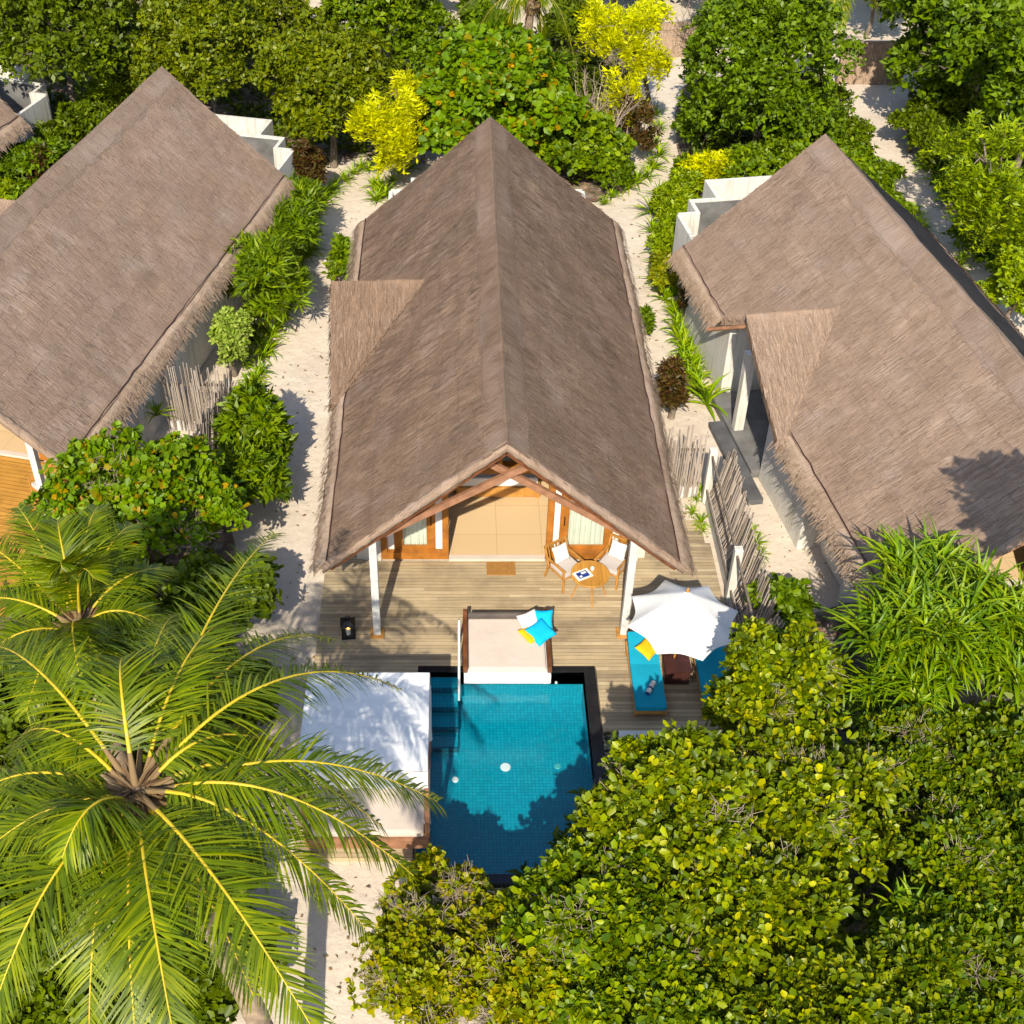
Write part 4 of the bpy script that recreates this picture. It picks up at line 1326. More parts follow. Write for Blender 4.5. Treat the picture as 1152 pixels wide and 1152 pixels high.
# ------------------------------------------------------------------ terrace furniture
rt = empty('round_table', (3.0, 20.62, 0), 0, 'round teak table between the two armchairs on the deck', 'table')
MB().disc((0, 0, .70), .43, .035, 48, 0, .008).build('tabletop', M['wood_table'], rt)
for k in range(4):
    a = R(-90 + 90 * k + 8)
    MB().tube([(.16 * math.cos(a), .16 * math.sin(a), .665), (.40 * math.cos(a), .40 * math.sin(a), .0)], [.022, .015], 8).build('leg', M['teak'], rt)
mg = MB().box(-.14, -.19, 0, .14, .19, .012).box(-.095, -.13, .012, .095, .13, .014, 1).box(-.07, -.02, .014, -.01, .10, .0155, 2).box(.015, -.1, .014, .07, -.04, .0155, 2).build('magazine', [M['linen'], simple('magazine_blue', (.02, .05, .26), .4, .5, 20), M['linen']])
mg.location = (2.83, 20.57, .701); mg.rotation_euler = (0, 0, R(-62)); tag(mg, 'magazine with a blue picture lying on the round teak table', 'magazine')
cp = MB()
N_ = 20; rings = [(.028, 0), (.04, .03), (.043, .075), (.037, .075), (.034, .02), (.001, .015)]
vs = [(r * math.cos(6.2832 * k / N_), r * math.sin(6.2832 * k / N_), z) for r, z in rings for k in range(N_)]
cp.add(vs, [(q * N_ + k, q * N_ + (k + 1) % N_, (q + 1) * N_ + (k + 1) % N_, (q + 1) * N_ + k) for q in range(5) for k in range(N_)], 0, True)
cp = cp.build('cup', M['white_paint']); cp.location = (3.05, 20.72, .701); tag(cp, 'small white cup standing on the round teak table', 'cup')

def armchair(x, y, rz, label, loc_z=0.0, group='armchairs round the teak table'):
    o = empty('armchair', (x, y, loc_z), rz, label, 'armchair', group)      # faces local -y
    for sx in (-1, 1):
        MB().bar((sx * .29, -.28, 0), (sx * .29, -.26, .62), .04, .04).build('leg', M['teak'], o)
        MB().bar((sx * .29, .38, 0), (sx * .29, .28, .44), .04, .04).build('leg', M['teak'], o)
        MB().bar((sx * .29, -.30, .63), (sx * .29, .36, .60), .055, .028).build('armrest', M['teak'], o)
    MB().bar((-.27, -.24, .36), (.27, -.24, .36), .03, .06).bar((-.27, .25, .36), (.27, .25, .36), .03, .06).bar((-.26, -.22, .36), (-.26, .24, .36), .03, .05).bar((.26, -.22, .36), (.26, .24, .36), .03, .05).build('seat_frame', M['teak'], o)
    m = MB().bar((-.29, .28, .40), (-.29, .44, .86), .04, .035).bar((.29, .28, .40), (.29, .44, .86), .04, .035).bar((-.31, .44, .85), (.31, .44, .85), .04, .06)
    for i in range(5):
        m.bar((-.2 + i * .1, .30, .42), (-.2 + i * .1, .44, .83), .025, .015)
    m.build('backrest', M['teak'], o)
    MB().box(-.265, -.27, .39, .265, .26, .49, 0, .03).build('seat_cushion', M['cushion_grey'], o)
    return o
armchair(2.52, 21.12, R(34), 'teak armchair left of the round table with grey cushion')
armchair(3.56, 21.22, R(-34), 'teak armchair right of the round table, next to the white post')
def on_chair(x, y, rz, label, k):
    d = Vector((-math.sin(rz), math.cos(rz)))
    pillow(label, (x + d.x * .22, y + d.y * .22, .68), (R(62), 0, rz), .40, .40, .13, M['linen'], 'cream pillows on the armchairs', k)
on_chair(2.52, 21.12, R(34), 'cream pillow on the left armchair of the terrace', 20)
on_chair(3.56, 21.22, R(-34), 'cream pillow on the right armchair of the terrace', 21)
dm = MB().box(-.33, -.22, 0, .33, .22, .018, 0, .004).build('doormat', M['mat']); dm.location = (1.07, 21.52, .001)
tag(dm, 'brown coir doormat on the deck before the open doors', 'doormat')

ln = empty('lantern', (-2.29, 19.42, 0), R(4), 'black metal lantern with a burning candle on the left of the deck', 'lantern')
MB().box(-.15, -.15, 0, .15, .15, .035, 0, .006).build('base', M['black_metal'], ln)
m = MB()
for sx in (-1, 1):
    for sy in (-1, 1):
        m.box(sx * .125 - .012, sy * .125 - .012, .035, sx * .125 + .012, sy * .125 + .012, .36)
m.box(-.14, -.14, .36, .14, .14, .375)
m.build('frame', M['black_metal'], ln)
m = MB(); m.add([(-.16, -.16, .375), (.16, -.16, .375), (.16, .16, .375), (-.16, .16, .375), (-.05, -.05, .47), (.05, -.05, .47), (.05, .05, .47), (-.05, .05, .47)], [(3, 2, 1, 0), (4, 5, 6, 7), (0, 1, 5, 4), (1, 2, 6, 5), (2, 3, 7, 6), (3, 0, 4, 7)])
m.tube([(-.05, 0, .47), (-.05, 0, .54), (0, 0, .58), (.05, 0, .54), (.05, 0, .47)], .012, 6)
m.build('roof', M['black_metal'], ln)
m = MB().box(-.113, -.128, .04, .113, -.124, .355).box(-.113, .124, .04, .113, .128, .355).box(-.128, -.113, .04, -.124, .113, .355).box(.124, -.113, .04, .128, .113, .355)
m.build('glass', M['glass'], ln)
cd = MB().disc((0, 0, .19), .05, .155, 20).build('candle', M['linen'], ln)
fm, nt, b = new_mat('flame'); b.inputs['Emission Color'].default_value = (1, .42, .08, 1); b.inputs['Emission Strength'].default_value = 9; b.inputs['Base Color'].default_value = (1, .5, .1, 1)
MB().tube([(0, 0, .195), (0, 0, .225), (0, 0, .275)], [.012, .02, .003], 8).build('flame', fm, cd)

# bed inside the villa
bd = empty('bed', (1.07, 23.95, .062), 0, 'wide bed with white linen and a teal runner inside the middle villa', 'bed')
MB().box(-1.02, 0, .06, 1.02, 2.15, .34, 0, .01).build('frame', M['teak'], bd)
for sx in (-1, 1):
    for yy in (.03, 2.0):
        MB().box(sx * .95 - .04, yy, 0, sx * .95 + .04, yy + .08, .06).build('leg', M['teak'], bd)
MB().box(-.96, .05, .342, .96, 2.1, .60, 0, .05).build('mattress', M['linen'], bd)
MB().box(-.975, .48, .45, .975, 1.02, .613, 0, .03).build('runner', M['teal'], bd)
MB().box(-1.1, 2.16, 0, 1.1, 2.22, 1.1, 0, .01).build('headboard', M['wood'], bd)
for s in (-1, 1):
    pillow('white bed pillow at the ' + ('right' if s > 0 else 'left') + ' side of the bed head', (1.07 + s * .48, 25.75, .80), (R(35), 0, 0), .75, .5, .18, M['linen'], 'pillows on the bed', 30 + s)

# chair on the left villa's deck
def loc_pt(root, x, y):
    return Matrix.Rotation(root.rotation_euler.z, 4, 'Z') @ Vector((x, y, 0)) + root.location
q = loc_pt(left, 2.05, -13.7)
armchair(q.x, q.y, R(-13.5 - 30), 'teak armchair with grey cushion under the front gable of the left villa', 0.0, None)

# ------------------------------------------------------------------ bamboo fences
def fence(label, spans, posts, hstake=(1.5, 2.2), seed=0, lean=.12, out=-1, zt=1.45):
    rs = np.random.RandomState(seed)
    b0 = Vector((*posts[0], -.1))
    root = empty('bamboo_fence', b0, 0, label, 'fence', 'bamboo fences between the villas')
    for (x, y) in posts:
        MB().box(x - .09 - b0.x, y - .09 - b0.y, 0, x + .09 - b0.x, y + .09 - b0.y, zt + .15, 0, .01).build('post', M['white'], root)
    for (a, b, o) in spans:
        a = Vector((*a, 0)); b = Vector((*b, 0)); d = (b - a).normalized(); nn = Vector((-d.y, d.x, 0)) * o
        ln_ = (b - a).length
        off = Vector((-b0.x, -b0.y, 0))
        A = a + d * .08 + off; B = b - d * .08 + off
        for z in (.42, zt):
            MB().bar(A + Vector((0, 0, z)) - nn * .03, B + Vector((0, 0, z)) - nn * .03, .045, .06).build('rail', M['bark'], root)
        MB().bar(A + Vector((0, 0, .2)), B + Vector((0, 0, .2)), .05, .38).build('kick_board', M['whitewash'], root)
        m = MB()
        n = int(ln_ / .034)
        for i in range(n):
            p = A + (B - A) * ((i + rs.rand() * .6) / n) + nn * rs.uniform(.03, .07)
            h = rs.uniform(*hstake); lx = rs.randn() * .022; ly = lean * (.7 + .3 * rs.rand())
            t = p + d * lx + nn * ly + Vector((0, 0, h))
            r_ = rs.uniform(.014, .024)
            m.tube([p + Vector((0, 0, .05 if rs.rand() < .5 else .38)), p.lerp(t, .5) + nn * .01, t], [r_, r_, r_ * .85], 5)
        m.build('stakes', M['bamboo'], root)
    return root
fence('bamboo stake fence with white posts between the deck and the right villa', [((6.15, 24.05), (6.15, 20.55), 1), ((6.15, 20.55), (6.15, 17.1), 1), ((6.15, 17.1), (6.15, 14.6), 1)], [(6.15, 24.05), (6.15, 20.55), (6.15, 17.1), (6.15, 14.6)], (1.5, 1.95), 5, .38, -1)
fence('short bamboo fence closing the gap beside the middle villa roof', [((4.95, 24.2), (6.05, 24.2), -1)], [(4.95, 24.2)], (1.5, 2.3), 6, .05)
dl = Vector((-.2334, -.972))
c0 = Vector((-5.75, 26.9)); e0 = c0 + dl * 3.4; w0 = c0 + Vector((-1.75, .05))
fence('bamboo fence with a concrete post beside the left villa', [((w0.x, w0.y), (c0.x - .08, c0.y), -1), ((c0.x, c0.y - .05), (e0.x, e0.y), 1)], [(c0.x, c0.y), (e0.x, e0.y)], (1.45, 2.3), 7, .18)

# thatched screens along the back lane
def screen(label, x0, x1, y, h, seed):
    root = empty('thatch_screen', ((x0 + x1) / 2, y, -.1), 0, label, 'screen fence')
    rs = np.random.RandomState(seed); parts = []
    n = int((x1 - x0) * 6); G = np.zeros((n, 5, 3)); U = np.zeros((n, 5, 2))
    for i in range(n):
        for j in range(5):
            G[i, j] = (-(x1 - x0) / 2 + (x1 - x0) * i / (n - 1), -.05 - j * .03, h - h * j / 4); U[i, j] = (i * .16, j * h / 4)
    slab(G, U, (0, .2, 0), parts)
    def pf():
        t = rs.rand(); return np.array([rs.uniform(-.5, .5) * (x1 - x0), -.06 - t * .12, h * (1 - t) + .02]), np.array([0, -.08, -1.0]), np.array([1.0, 0, 0]), np.array([0, -1.0, .1])
    straws(rs, int(500 * (x1 - x0)), pf, parts, (.15, .45), (.02, .05), .03)
    link('thatch_panel', roof_mesh('thatch_panel', parts, [M['straw']]), root)
    return root
screen('thatched screen on the far lane between dark trees', 15.3, 17.9, 50.3, 1.6, 8)
screen('thatched screen glimpsed behind the golden tree', 8.4, 10.6, 53.2, 1.3, 9)

# ------------------------------------------------------------------ trees behind the villas
G_BACK = 'trees behind the villas'
tree('broadleaf_tree', 'big dark green tree in the upper left corner beside the cut-off villa', 'tree', 62, 40, 3.2, 95, M['lf_dark'], (.17, .09), 4200, 7, 20, rz=2.9, seed=1, group=G_BACK, r0=.16)
tree('broadleaf_tree', 'olive green tree behind the ridge end of the left villa', 'tree', 232, 62, 3.0, 82, M['lf_olive'], (.14, .075), 4200, 7, 20, rz=2.5, seed=2, group=G_BACK, r0=.14)
tree('broadleaf_tree', 'broad olive tree between the left villa and the golden tree', 'tree', 368, 104, 2.6, 86, M['lf_olive'], (.15, .08), 5000, 7, 24, rz=2.3, ry=2.0, seed=3, group=G_BACK, r0=.15)
tree('broadleaf_tree', 'bright green tree at the top edge above the golden drooping tree', 'tree', 428, 22, 1.9, 62, M['lf_bright'], (.2, .10), 1900, 7, 14, rz=1.9, seed=4, group=G_BACK)
tree('sea_grape_tree', 'round leaved green tree right behind the ridge of the middle villa', 'tree', 556, 110, 2.7, 96, M['lf_grape'], (.20, .16), 3200, 6, 22, rz=1.9, seed=5, group=G_BACK, fine=False, r0=.15, twigs=40)
tree('sea_grape_tree', 'fresh green bush at the right foot of the round leaved tree, beside the sand path', 'bush', 640, 168, 1.1, 58, M['lf_bright'], (.16, .11), 1600, 6, 14, rz=1.1, seed=6, fine=False)
tree('dark_shrub', 'dark brownish shrub under the golden tree at the path edge', 'bush', 715, 150, .9, 26, M['lf_red'], (.12, .05), 500, 7, 8, rz=1.1, seed=7)
tree('broadleaf_tree', 'tall dark green tree between the middle path and the far right path', 'tree', 862, 88, 3.0, 96, M['lf_mid'], (.15, .085), 5600, 7, 26, rz=3.2, seed=8, group=G_BACK, r0=.15)
tree('broadleaf_tree', 'grey green scrub tree beside the far lane behind the right villa', 'tree', 905, 140, 1.3, 52, M['lf_dark'], (.12, .06), 1900, 7, 14, rz=1.6, seed=9, group=G_BACK, twigs=30)
tree('broadleaf_tree', 'large mid green tree in the upper right corner', 'tree', 1102, 55, 2.9, 104, M['lf_mid'], (.22, .12), 5000, 7, 26, rz=2.9, seed=10, group=G_BACK, r0=.18, twigs=30)
tree('broadleaf_tree', 'big tree cut off by the right edge above the feathery tree', 'tree', 1165, 110, 3.6, 72, M['lf_mid'], (.20, .11), 2600, 7, 16, rz=2.4, seed=40, group=G_BACK, r0=.16)
tree('broadleaf_tree', 'dark tree behind the far thatched screen at the top edge', 'tree', 985, -22, 2.2, 52, M['lf_dark'], (.2, .1), 1800, 7, 14, rz=2.6, seed=42, group=G_BACK)
tree('broadleaf_tree', 'mid green tree peeping in over the top edge right of the golden crown', 'tree', 835, -30, 3.0, 60, M['lf_mid'], (.2, .1), 1600, 7, 14, rz=2.2, seed=44, group=G_BACK)
tree('broadleaf_tree', 'green tree cut off by the top edge near the sand clearing', 'tree', 175, -25, 2.6, 60, M['lf_olive'], (.17, .09), 1500, 7, 14, rz=2.2, seed=45, group=G_BACK)

tree('broadleaf_tree', 'dark tree at the top edge behind the tall golden tree', 'tree', 700, -22, 1.9, 52, M['lf_dark'], (.2, .1), 1200, 7, 12, rz=1.8, seed=47, group=G_BACK)
tree('broadleaf_tree', 'dark tree at the top edge above the bright green tree', 'tree', 455, -30, 1.9, 52, M['lf_dark'], (.2, .1), 1200, 7, 12, rz=1.8, seed=48, group=G_BACK)
tree('broadleaf_tree', 'tall tree outside the right edge that shades the right villa roof', 'tree', 1290, 575, 8.0, 66, M['lf_mid'], (.2, .11), 420, 7, 12, rz=1.2, seed=39, base=(13.2, 14.2, -.1))

tree('broadleaf_tree', 'olive tree filling the gap between the two olive trees at the top', 'tree', 298, 42, 2.0, 55, M['lf_olive'], (.15, .08), 1900, 7, 14, rz=1.9, seed=140, group=G_BACK)
tree('broadleaf_tree', 'low dark tree right behind the ridge end of the left villa', 'tree', 172, 66, 1.5, 48, M['lf_dark'], (.15, .08), 1500, 7, 12, rz=1.4, seed=141, group=G_BACK)
tree('leafy_shrub', 'low green shrub at the left foot of the tall tree by the middle path', 'bush', 795, 140, 1.0, 34, M['lf_mid'], (.14, .08), 1000, 7, 10, rz=1.1, seed=142)
tree('leafy_shrub', 'green shrub between the tall tree and the far right path', 'bush', 938, 168, 1.0, 42, M['lf_dark'], (.14, .08), 1300, 7, 12, rz=1.0, seed=143)
tree('leafy_shrub', 'dark shrub under the big upper right tree by the far lane', 'bush', 1062, 128, .9, 38, M['lf_dark'], (.15, .08), 1000, 7, 12, rz=1.0, seed=145)
tree('leafy_shrub', 'dark shrub behind the golden tree at the head of the left path', 'bush', 472, 158, .8, 36, M['lf_mid'], (.15, .09), 800, 7, 10, rz=.9, seed=146)
tree('leafy_shrub', 'dark bush at the bottom edge below the trunk of the coconut palm', 'bush', 235, 1085, .8, 80, M['lf_dark'], (.12, .09), 2200, 6, 16, rz=.8, seed=147, fine=False)
tree('leafy_shrub', 'dark bush in the shade of the fronds left of the cabana', 'bush', 190, 975, .9, 85, M['lf_dark'], (.12, .09), 2200, 6, 16, rz=.8, seed=148, fine=False)

tree('leafy_shrub', 'low green shrub between the bright top tree and the round leaved tree', 'bush', 478, 48, 1.2, 42, M['lf_mid'], (.16, .09), 1100, 7, 12, rz=1.2, seed=150)
tree('leafy_shrub', 'low dark shrub behind the leafless shrub and the round leaved tree', 'bush', 655, 92, .8, 36, M['lf_dark'], (.16, .09), 900, 7, 12, rz=.9, seed=151)
tree('leafy_shrub', 'low green shrub at the top edge under the back palm fronds', 'bush', 545, 30, .7, 34, M['lf_mid'], (.17, .1), 900, 7, 12, rz=.9, seed=152)
tree('leafy_shrub', 'low dark shrub at the top edge right of the back palm', 'bush', 645, 30, .9, 38, M['lf_dark'], (.17, .1), 800, 7, 12, rz=.9, seed=153)

# drooping feathery trees: sprays of small leaflets hanging in tiers
def feathery(name, label, px, py, z, tiers, mat, seed, base, ll=.8, r0=.06, dens=1.0):
    rs = np.random.RandomState(seed)
    B = at(base[0], base[1], -.1); root = empty(name, B, 0, label, 'tree')
    o = np.array(B); parts = []; mb = MB()
    C = at(px, py, z)
    top = np.array(C)
    mb.tube([(0, 0, -.1), tuple((top - o) * .5 + np.array([.1, -.05, 0])), tuple(top - o)], [r0, r0 * .8, r0 * .3], 7)
    for (tx, ty, tz, rr, ns) in tiers:
        E = np.array(at(tx, ty, tz))
        S = o + (top - o) * rs.uniform(.55, .95)
        mb.tube([tuple(S - o), tuple((S + E) / 2 - o + np.array([0, 0, .2])), tuple(E - o)], [r0 * .5, r0 * .35, r0 * .12], 5, 0, False)
        for q in range(int(ns * dens)):
            a = rs.rand() * 6.283; out = np.array([math.cos(a), math.sin(a), 0])
            st = E + out * rs.rand() ** .5 * rr * .6 + np.array([0, 0, rs.randn() * .18])
            d = nrm(out + np.array([0, -.15, rs.uniform(-.5, .15)])); L_ = ll * rs.uniform(.6, 1.2)
            n = 13; P = []; A = []
            p = st.copy()
            for i in range(n):
                d = nrm(d + np.array([0, 0, -.13])); p = p + d * L_ / n
                P.append(p.copy()); A.append(d.copy())
            parts.append(leaf_cloud(np.array(P), np.array(A), 4, .17, .055, rs, (50, 80), True, .3))
    V, Q = join(parts)
    link('crown', np_mesh('crown', V - o, Q, mat), root)
    mb.build('trunk', M['bark'], root)
    return root
feathery('golden_tree', 'golden yellow drooping small tree at the head of the left sand path', 445, 100, 3.4,
         [(455, 92, 3.4, .35, 26), (422, 122, 3.0, .45, 34), (410, 133, 2.8, .3, 18), (455, 118, 3.0, .4, 34), (437, 128, 2.8, .4, 26), (440, 150, 2.4, .38, 32), (458, 142, 2.5, .35, 26), (437, 170, 1.8, .25, 18), (453, 162, 2.0, .25, 18)], M['lf_yellow'], 11, (455, 205), .55, .05, .75)
feathery('golden_tree', 'tall golden tree beside the middle sand path at the top edge', 708, 30, 4.2,
         [(680, 10, 4.4, .8, 40), (715, 15, 4.5, .8, 44), (735, 8, 4.4, .7, 36), (700, 42, 3.9, .8, 40), (728, 52, 3.6, .7, 34), (735, 66, 3.2, .5, 24), (700, 80, 2.9, .45, 18), (705, 95, 2.5, .45, 18), (690, 108, 2.0, .45, 18), (716, 118, 1.8, .3, 10), (672, 30, 4.0, .5, 18), (668, 112, 1.6, .3, 8)], M['lf_yellow'], 12, (733, 128), .7, .10, .6)
feathery('feathery_tree', 'lime green feathery tree hanging over the far right path', 1105, 175, 3.6,
         [(1100, 150, 3.7, .8, 34), (1130, 150, 3.8, .9, 36), (1092, 188, 3.3, .8, 34), (1115, 195, 3.5, 1.0, 42), (1150, 200, 3.5, .9, 36), (1112, 222, 2.9, .7, 30), (1135, 235, 2.9, .9, 38), (1150, 250, 2.4, .8, 30), (1068, 150, 3.2, .5, 16), (1120, 250, 2.2, .5, 18)], M['lf_lime'], 13, (1140, 262), .85, .09, .6)

# bare shrub behind the middle villa
def bare_shrub(label, base, stems, mat, seed, name='bare_shrub', fine=1.0, cat='bush'):
    rs = np.random.RandomState(seed); B = at(base[0], base[1], -.1)
    root = empty(name, B, 0, label, cat); mb = MB()
    for (ex, ey, ez, r) in stems:
        E = at(ex, ey, ez) - B
        S = Vector((rs.randn() * .12, rs.randn() * .12, 0))
        m1 = S.lerp(E, .35) + Vector((rs.randn() * .06, rs.randn() * .06, .12)); m2 = S.lerp(E, .7) + Vector((rs.randn() * .08, rs.randn() * .08, .1))
        mb.tube([S, m1, m2, E], [r, r * .75, r * .5, r * .2], 6)
        for k in range(10):
            t = rs.uniform(.4, .98); p = S.lerp(E, t) + Vector((0, 0, .08))
            d = ((E - S).normalized() + Vector(rs.randn(3) * .55)).normalized()
            l = rs.uniform(.3, .9) * fine
            q = p + d * l; q2 = q + (d + Vector(rs.randn(3) * .4)).normalized() * l * .6
            mb.tube([p, q, q2], [r * .35, r * .22, r * .08], 4, 0, False)
            for f in range(3):
                e = q + (d + Vector(rs.randn(3) * .7)).normalized() * l * .5
                mb.tube([q, e], [r * .16, r * .05], 3, 0, False)
    mb.build('branches', mat, root)
    return root
bare_shrub('leafless grey shrub fanning out behind the middle villa roof', (668, 200), [(655, 90, 2.6, .045), (680, 80, 2.8, .04), (690, 60, 2.6, .035), (712, 105, 2.2, .04), (735, 118, 1.6, .035), (700, 130, 1.8, .04), (668, 110, 2.2, .03), (645, 70, 2.8, .025)], M['twig'], 21)
bare_shrub('dry brown scrub in front of the far thatched screen', (785, 62), [(760, 20, 1.8, .03), (772, 8, 2.0, .03), (790, 15, 1.9, .03), (800, 28, 1.6, .03), (766, 36, 1.3, .03), (782, 30, 1.6, .03), (795, 5, 2.0, .03)], M['bark'], 22)

# creeper mass behind the right villa, reads as one cushion of leaves
tree('leafy_shrub', 'bright green leafy mound left of the right villa ridge end', 'bush', 870, 192, .9, 62, M['lf_bright'], (.12, .075), 2600, 7, 18, rz=1.0, ry=1.6, seed=50)
tree('leafy_shrub', 'bright green leafy mound along the far side of the right villa roof', 'bush', 962, 197, .8, 32, M['lf_bright'], (.12, .075), 1700, 7, 14, rz=.9, ry=1.3, seed=51)
tree('leafy_shrub', 'bright green leafy mound at the bend of the far right path', 'bush', 1000, 246, .7, 25, M['lf_bright'], (.12, .075), 1300, 7, 14, rz=.8, ry=1.2, seed=52)
tree('leafy_shrub', 'yellow green shrub with white blossoms at the right edge beside the dark roof slope', 'bush', 1140, 325, 1.2, 40, M['lf_lime'], (.13, .075), 1500, 7, 14, rz=1.2, seed=53)
tree('leafy_shrub', 'dark green shrub under the feathery tree at the right edge', 'bush', 1125, 268, .7, 45, M['lf_mid'], (.14, .08), 1200, 7, 12, rz=.8, seed=54)
tree('leafy_shrub', 'dark undergrowth under the big right tree along the far right path', 'bush', 1052, 162, .6, 24, M['lf_dark'], (.16, .07), 900, 7, 10, rz=.8, ry=2.0, seed=55)
tree('leafy_shrub', 'dark undergrowth in the shade between far lane and feathery tree', 'bush', 1090, 205, .6, 24, M['lf_dark'], (.16, .07), 900, 7, 10, rz=.8, ry=1.6, seed=56)
feathery('golden_shrub', 'small golden shrub behind the white bathroom wall of the right villa', 800, 178, 1.4, [(790, 188, 1.1, .4, 16), (808, 182, 1.3, .4, 18), (818, 192, 1.0, .35, 14)], M['lf_yellow'], 14, (804, 205), .5, .04)

# ------------------------------------------------------------------ shrubs of the left strip
tree('burgundy_shrub', 'burgundy leaved shrub beside the white bathroom wall of the left villa', 'bush', 345, 196, 1.1, 20, M['lf_red'], (.13, .045), 900, 7, 9, rz=1.2, seed=60)
def spiky_bush(label, px, py, z, rpx, n, ln, w, mat, seed, name='oleander_bush', cat='bush', rz=None):
    rs = np.random.RandomState(seed); c = at(px, py, z); r = rpx / scl(py, z)
    P, A, LC, LR = crown_points(c, (r, r, rz or z * .75), 14, n, rs, .48)
    k = P[:, 2] > .03
    b = np.array((c.x, c.y, -.1)); root = empty(name, b, 0, label, cat)
    V, Q = leaf_cloud(P[k], A[k], 12, ln, w, rs, (25, 75), True, .2)
    link('crown', np_mesh('crown', V - b, Q, mat), root)
    mb = MB(); limbs(mb, (0, 0, 0), LC - b, rs, .05); mb.build('stems', M['bark'], root)
    return root
spiky_bush('green shrub under the far end of the left villa eave', 332, 238, 1.2, 27, 420, .26, .045, M['lf_bright'], 61)
spiky_bush('rounded green shrub with a golden top along the left villa eave', 326, 272, 1.1, 26, 420, .26, .045, M['lf_mid'], 62)
spiky_bush('largest narrow leaved shrub in the row along the left villa eave', 296, 322, 1.3, 36, 750, .27, .045, M['lf_bright'], 63)
tree('silver_bush', 'pale flowering bush next to the bamboo fence of the left villa', 'bush', 261, 384, .95, 23, M['lf_silver'], (.10, .05), 1100, 8, 12, rz=.95, seed=64)
tree('leafy_shrub', 'bright green shrub tucked against the middle villa behind its entrance gable', 'bush', 388, 298, .7, 20, M['lf_bright'], (.15, .07), 500, 7, 9, rz=.7, ry=.7, seed=65)
tree('sea_grape_tree', 'round leaved tree with orange leaves before the corner of the left villa roof', 'tree', 160, 565, 2.1, 108, M['lf_grape'], (.13, .10), 2300, 6, 30, rz=1.4, ry=1.6, seed=66, fine=False, twigs=60, lobe=.22)
spiky_bush('bright green bush beside the sand path and the bamboo fence', 285, 490, 1.2, 38, 560, .20, .065, M['lf_bright'], 67, 'leafy_bush')
spiky_bush('lower bright green bush at the sand path below the fence', 272, 548, .9, 44, 700, .20, .065, M['lf_bright'], 68, 'leafy_bush')
tree('leafy_shrub', 'dark shaded bush between the palms and the sand path', 'bush', 250, 680, .9, 62, M['lf_dark'], (.14, .10), 1800, 6, 14, rz=.9, ry=1.3, seed=69, fine=False)
tree('leafy_shrub', 'dark shaded bush beside the cabana under the palm fronds', 'bush', 262, 800, .7, 58, M['lf_dark'], (.13, .10), 1600, 6, 14, rz=.7, seed=70, fine=False)
tree('leafy_shrub', 'dark bush in the lower left corner under the coconut palm', 'bush', 30, 1010, 1.3, 110, M['lf_dark'], (.12, .09), 3000, 6, 18, rz=1.2, seed=71, fine=False)
tree('leafy_shrub', 'dark bush in the bottom left under the hanging fronds', 'bush', 105, 1120, .7, 95, M['lf_dark'], (.12, .09), 2000, 6, 16, rz=.7, seed=72, fine=False)
tree('leafy_shrub', 'dark bush at the left edge between the two palms', 'bush', 20, 800, 1.2, 110, M['lf_dark'], (.13, .10), 2600, 6, 16, rz=1.1, seed=73, fine=False)
tree('leafy_shrub', 'shaded green bush behind the small palm near the left villa deck', 'bush', 105, 690, .9, 80, M['lf_mid'], (.14, .10), 1800, 6, 16, rz=.8, seed=74, fine=False)

# undergrowth near the cut-off villa
tree('leafy_shrub', 'green undergrowth at the left edge beside the fringe of the cut-off villa', 'bush', 35, 195, .9, 45, M['lf_mid'], (.16, .07), 1500, 7, 14, rz=.9, seed=75)
tree('leafy_shrub', 'dark undergrowth between the white bathroom wall and the left villa ridge', 'bush', 92, 150, .9, 42, M['lf_dark'], (.16, .07), 1300, 7, 14, rz=1.0, seed=76)
tree('burgundy_shrub', 'burgundy shrub close to the left villa ridge at the left edge', 'bush', 48, 200, .9, 16, M['lf_red'], (.14, .05), 500, 7, 8, rz=.9, seed=77, base=None)
tree('leafy_shrub', 'lime green undergrowth behind the ridge of the left villa', 'bush', 130, 112, .8, 36, M['lf_lime'], (.2, .05), 700, 7, 10, rz=.8, seed=78)
tree('leafy_shrub', 'lime shrub at the left edge below the burgundy shrub', 'bush', 12, 222, .5, 22, M['lf_lime'], (.12, .06), 600, 7, 8, rz=.5, seed=79)

# ------------------------------------------------------------------ shrubs of the right strip
tree('leafy_shrub', 'lime green shrub at the outer corner of the right villa bathroom wall', 'bush', 752, 232, .6, 21, M['lf_lime'], (.13, .045), 800, 7, 10, rz=.6, seed=80)
tree('leafy_shrub', 'lime green shrub in front of the golden shrub by the middle path', 'bush', 776, 212, .6, 22, M['lf_lime'], (.13, .045), 800, 7, 10, rz=.6, seed=84)
tree('leafy_shrub', 'yellow green shrub halfway along the path beside the right villa eave corner', 'bush', 750, 270, .5, 19, M['lf_lime'], (.12, .055), 900, 7, 10, rz=.5, ry=.9, seed=81)
tree('leafy_shrub', 'olive green shrub in the strip left of the right villa fringe', 'bush', 746, 308, .45, 16, M['lf_sparse'], (.12, .055), 700, 7, 9, rz=.45, ry=.8, seed=82)
tree('burgundy_shrub', 'dark burgundy shrub against the white wall under the right villa fringe', 'bush', 776, 335, .8, 10, M['lf_red'], (.13, .04), 420, 7, 8, rz=.9, seed=83)
tree('burgundy_shrub', 'burgundy shrub standing behind the short bamboo fence', 'bush', 755, 440, .8, 17, M['lf_red'], (.13, .035), 650, 7, 9, rz=.95, seed=85)
tree('leafy_shrub', 'small green shrub against the right eave of the middle villa', 'bush', 726, 360, .3, 8, M['lf_mid'], (.11, .04), 160, 7, 6, rz=.35, ry=.5, seed=86)
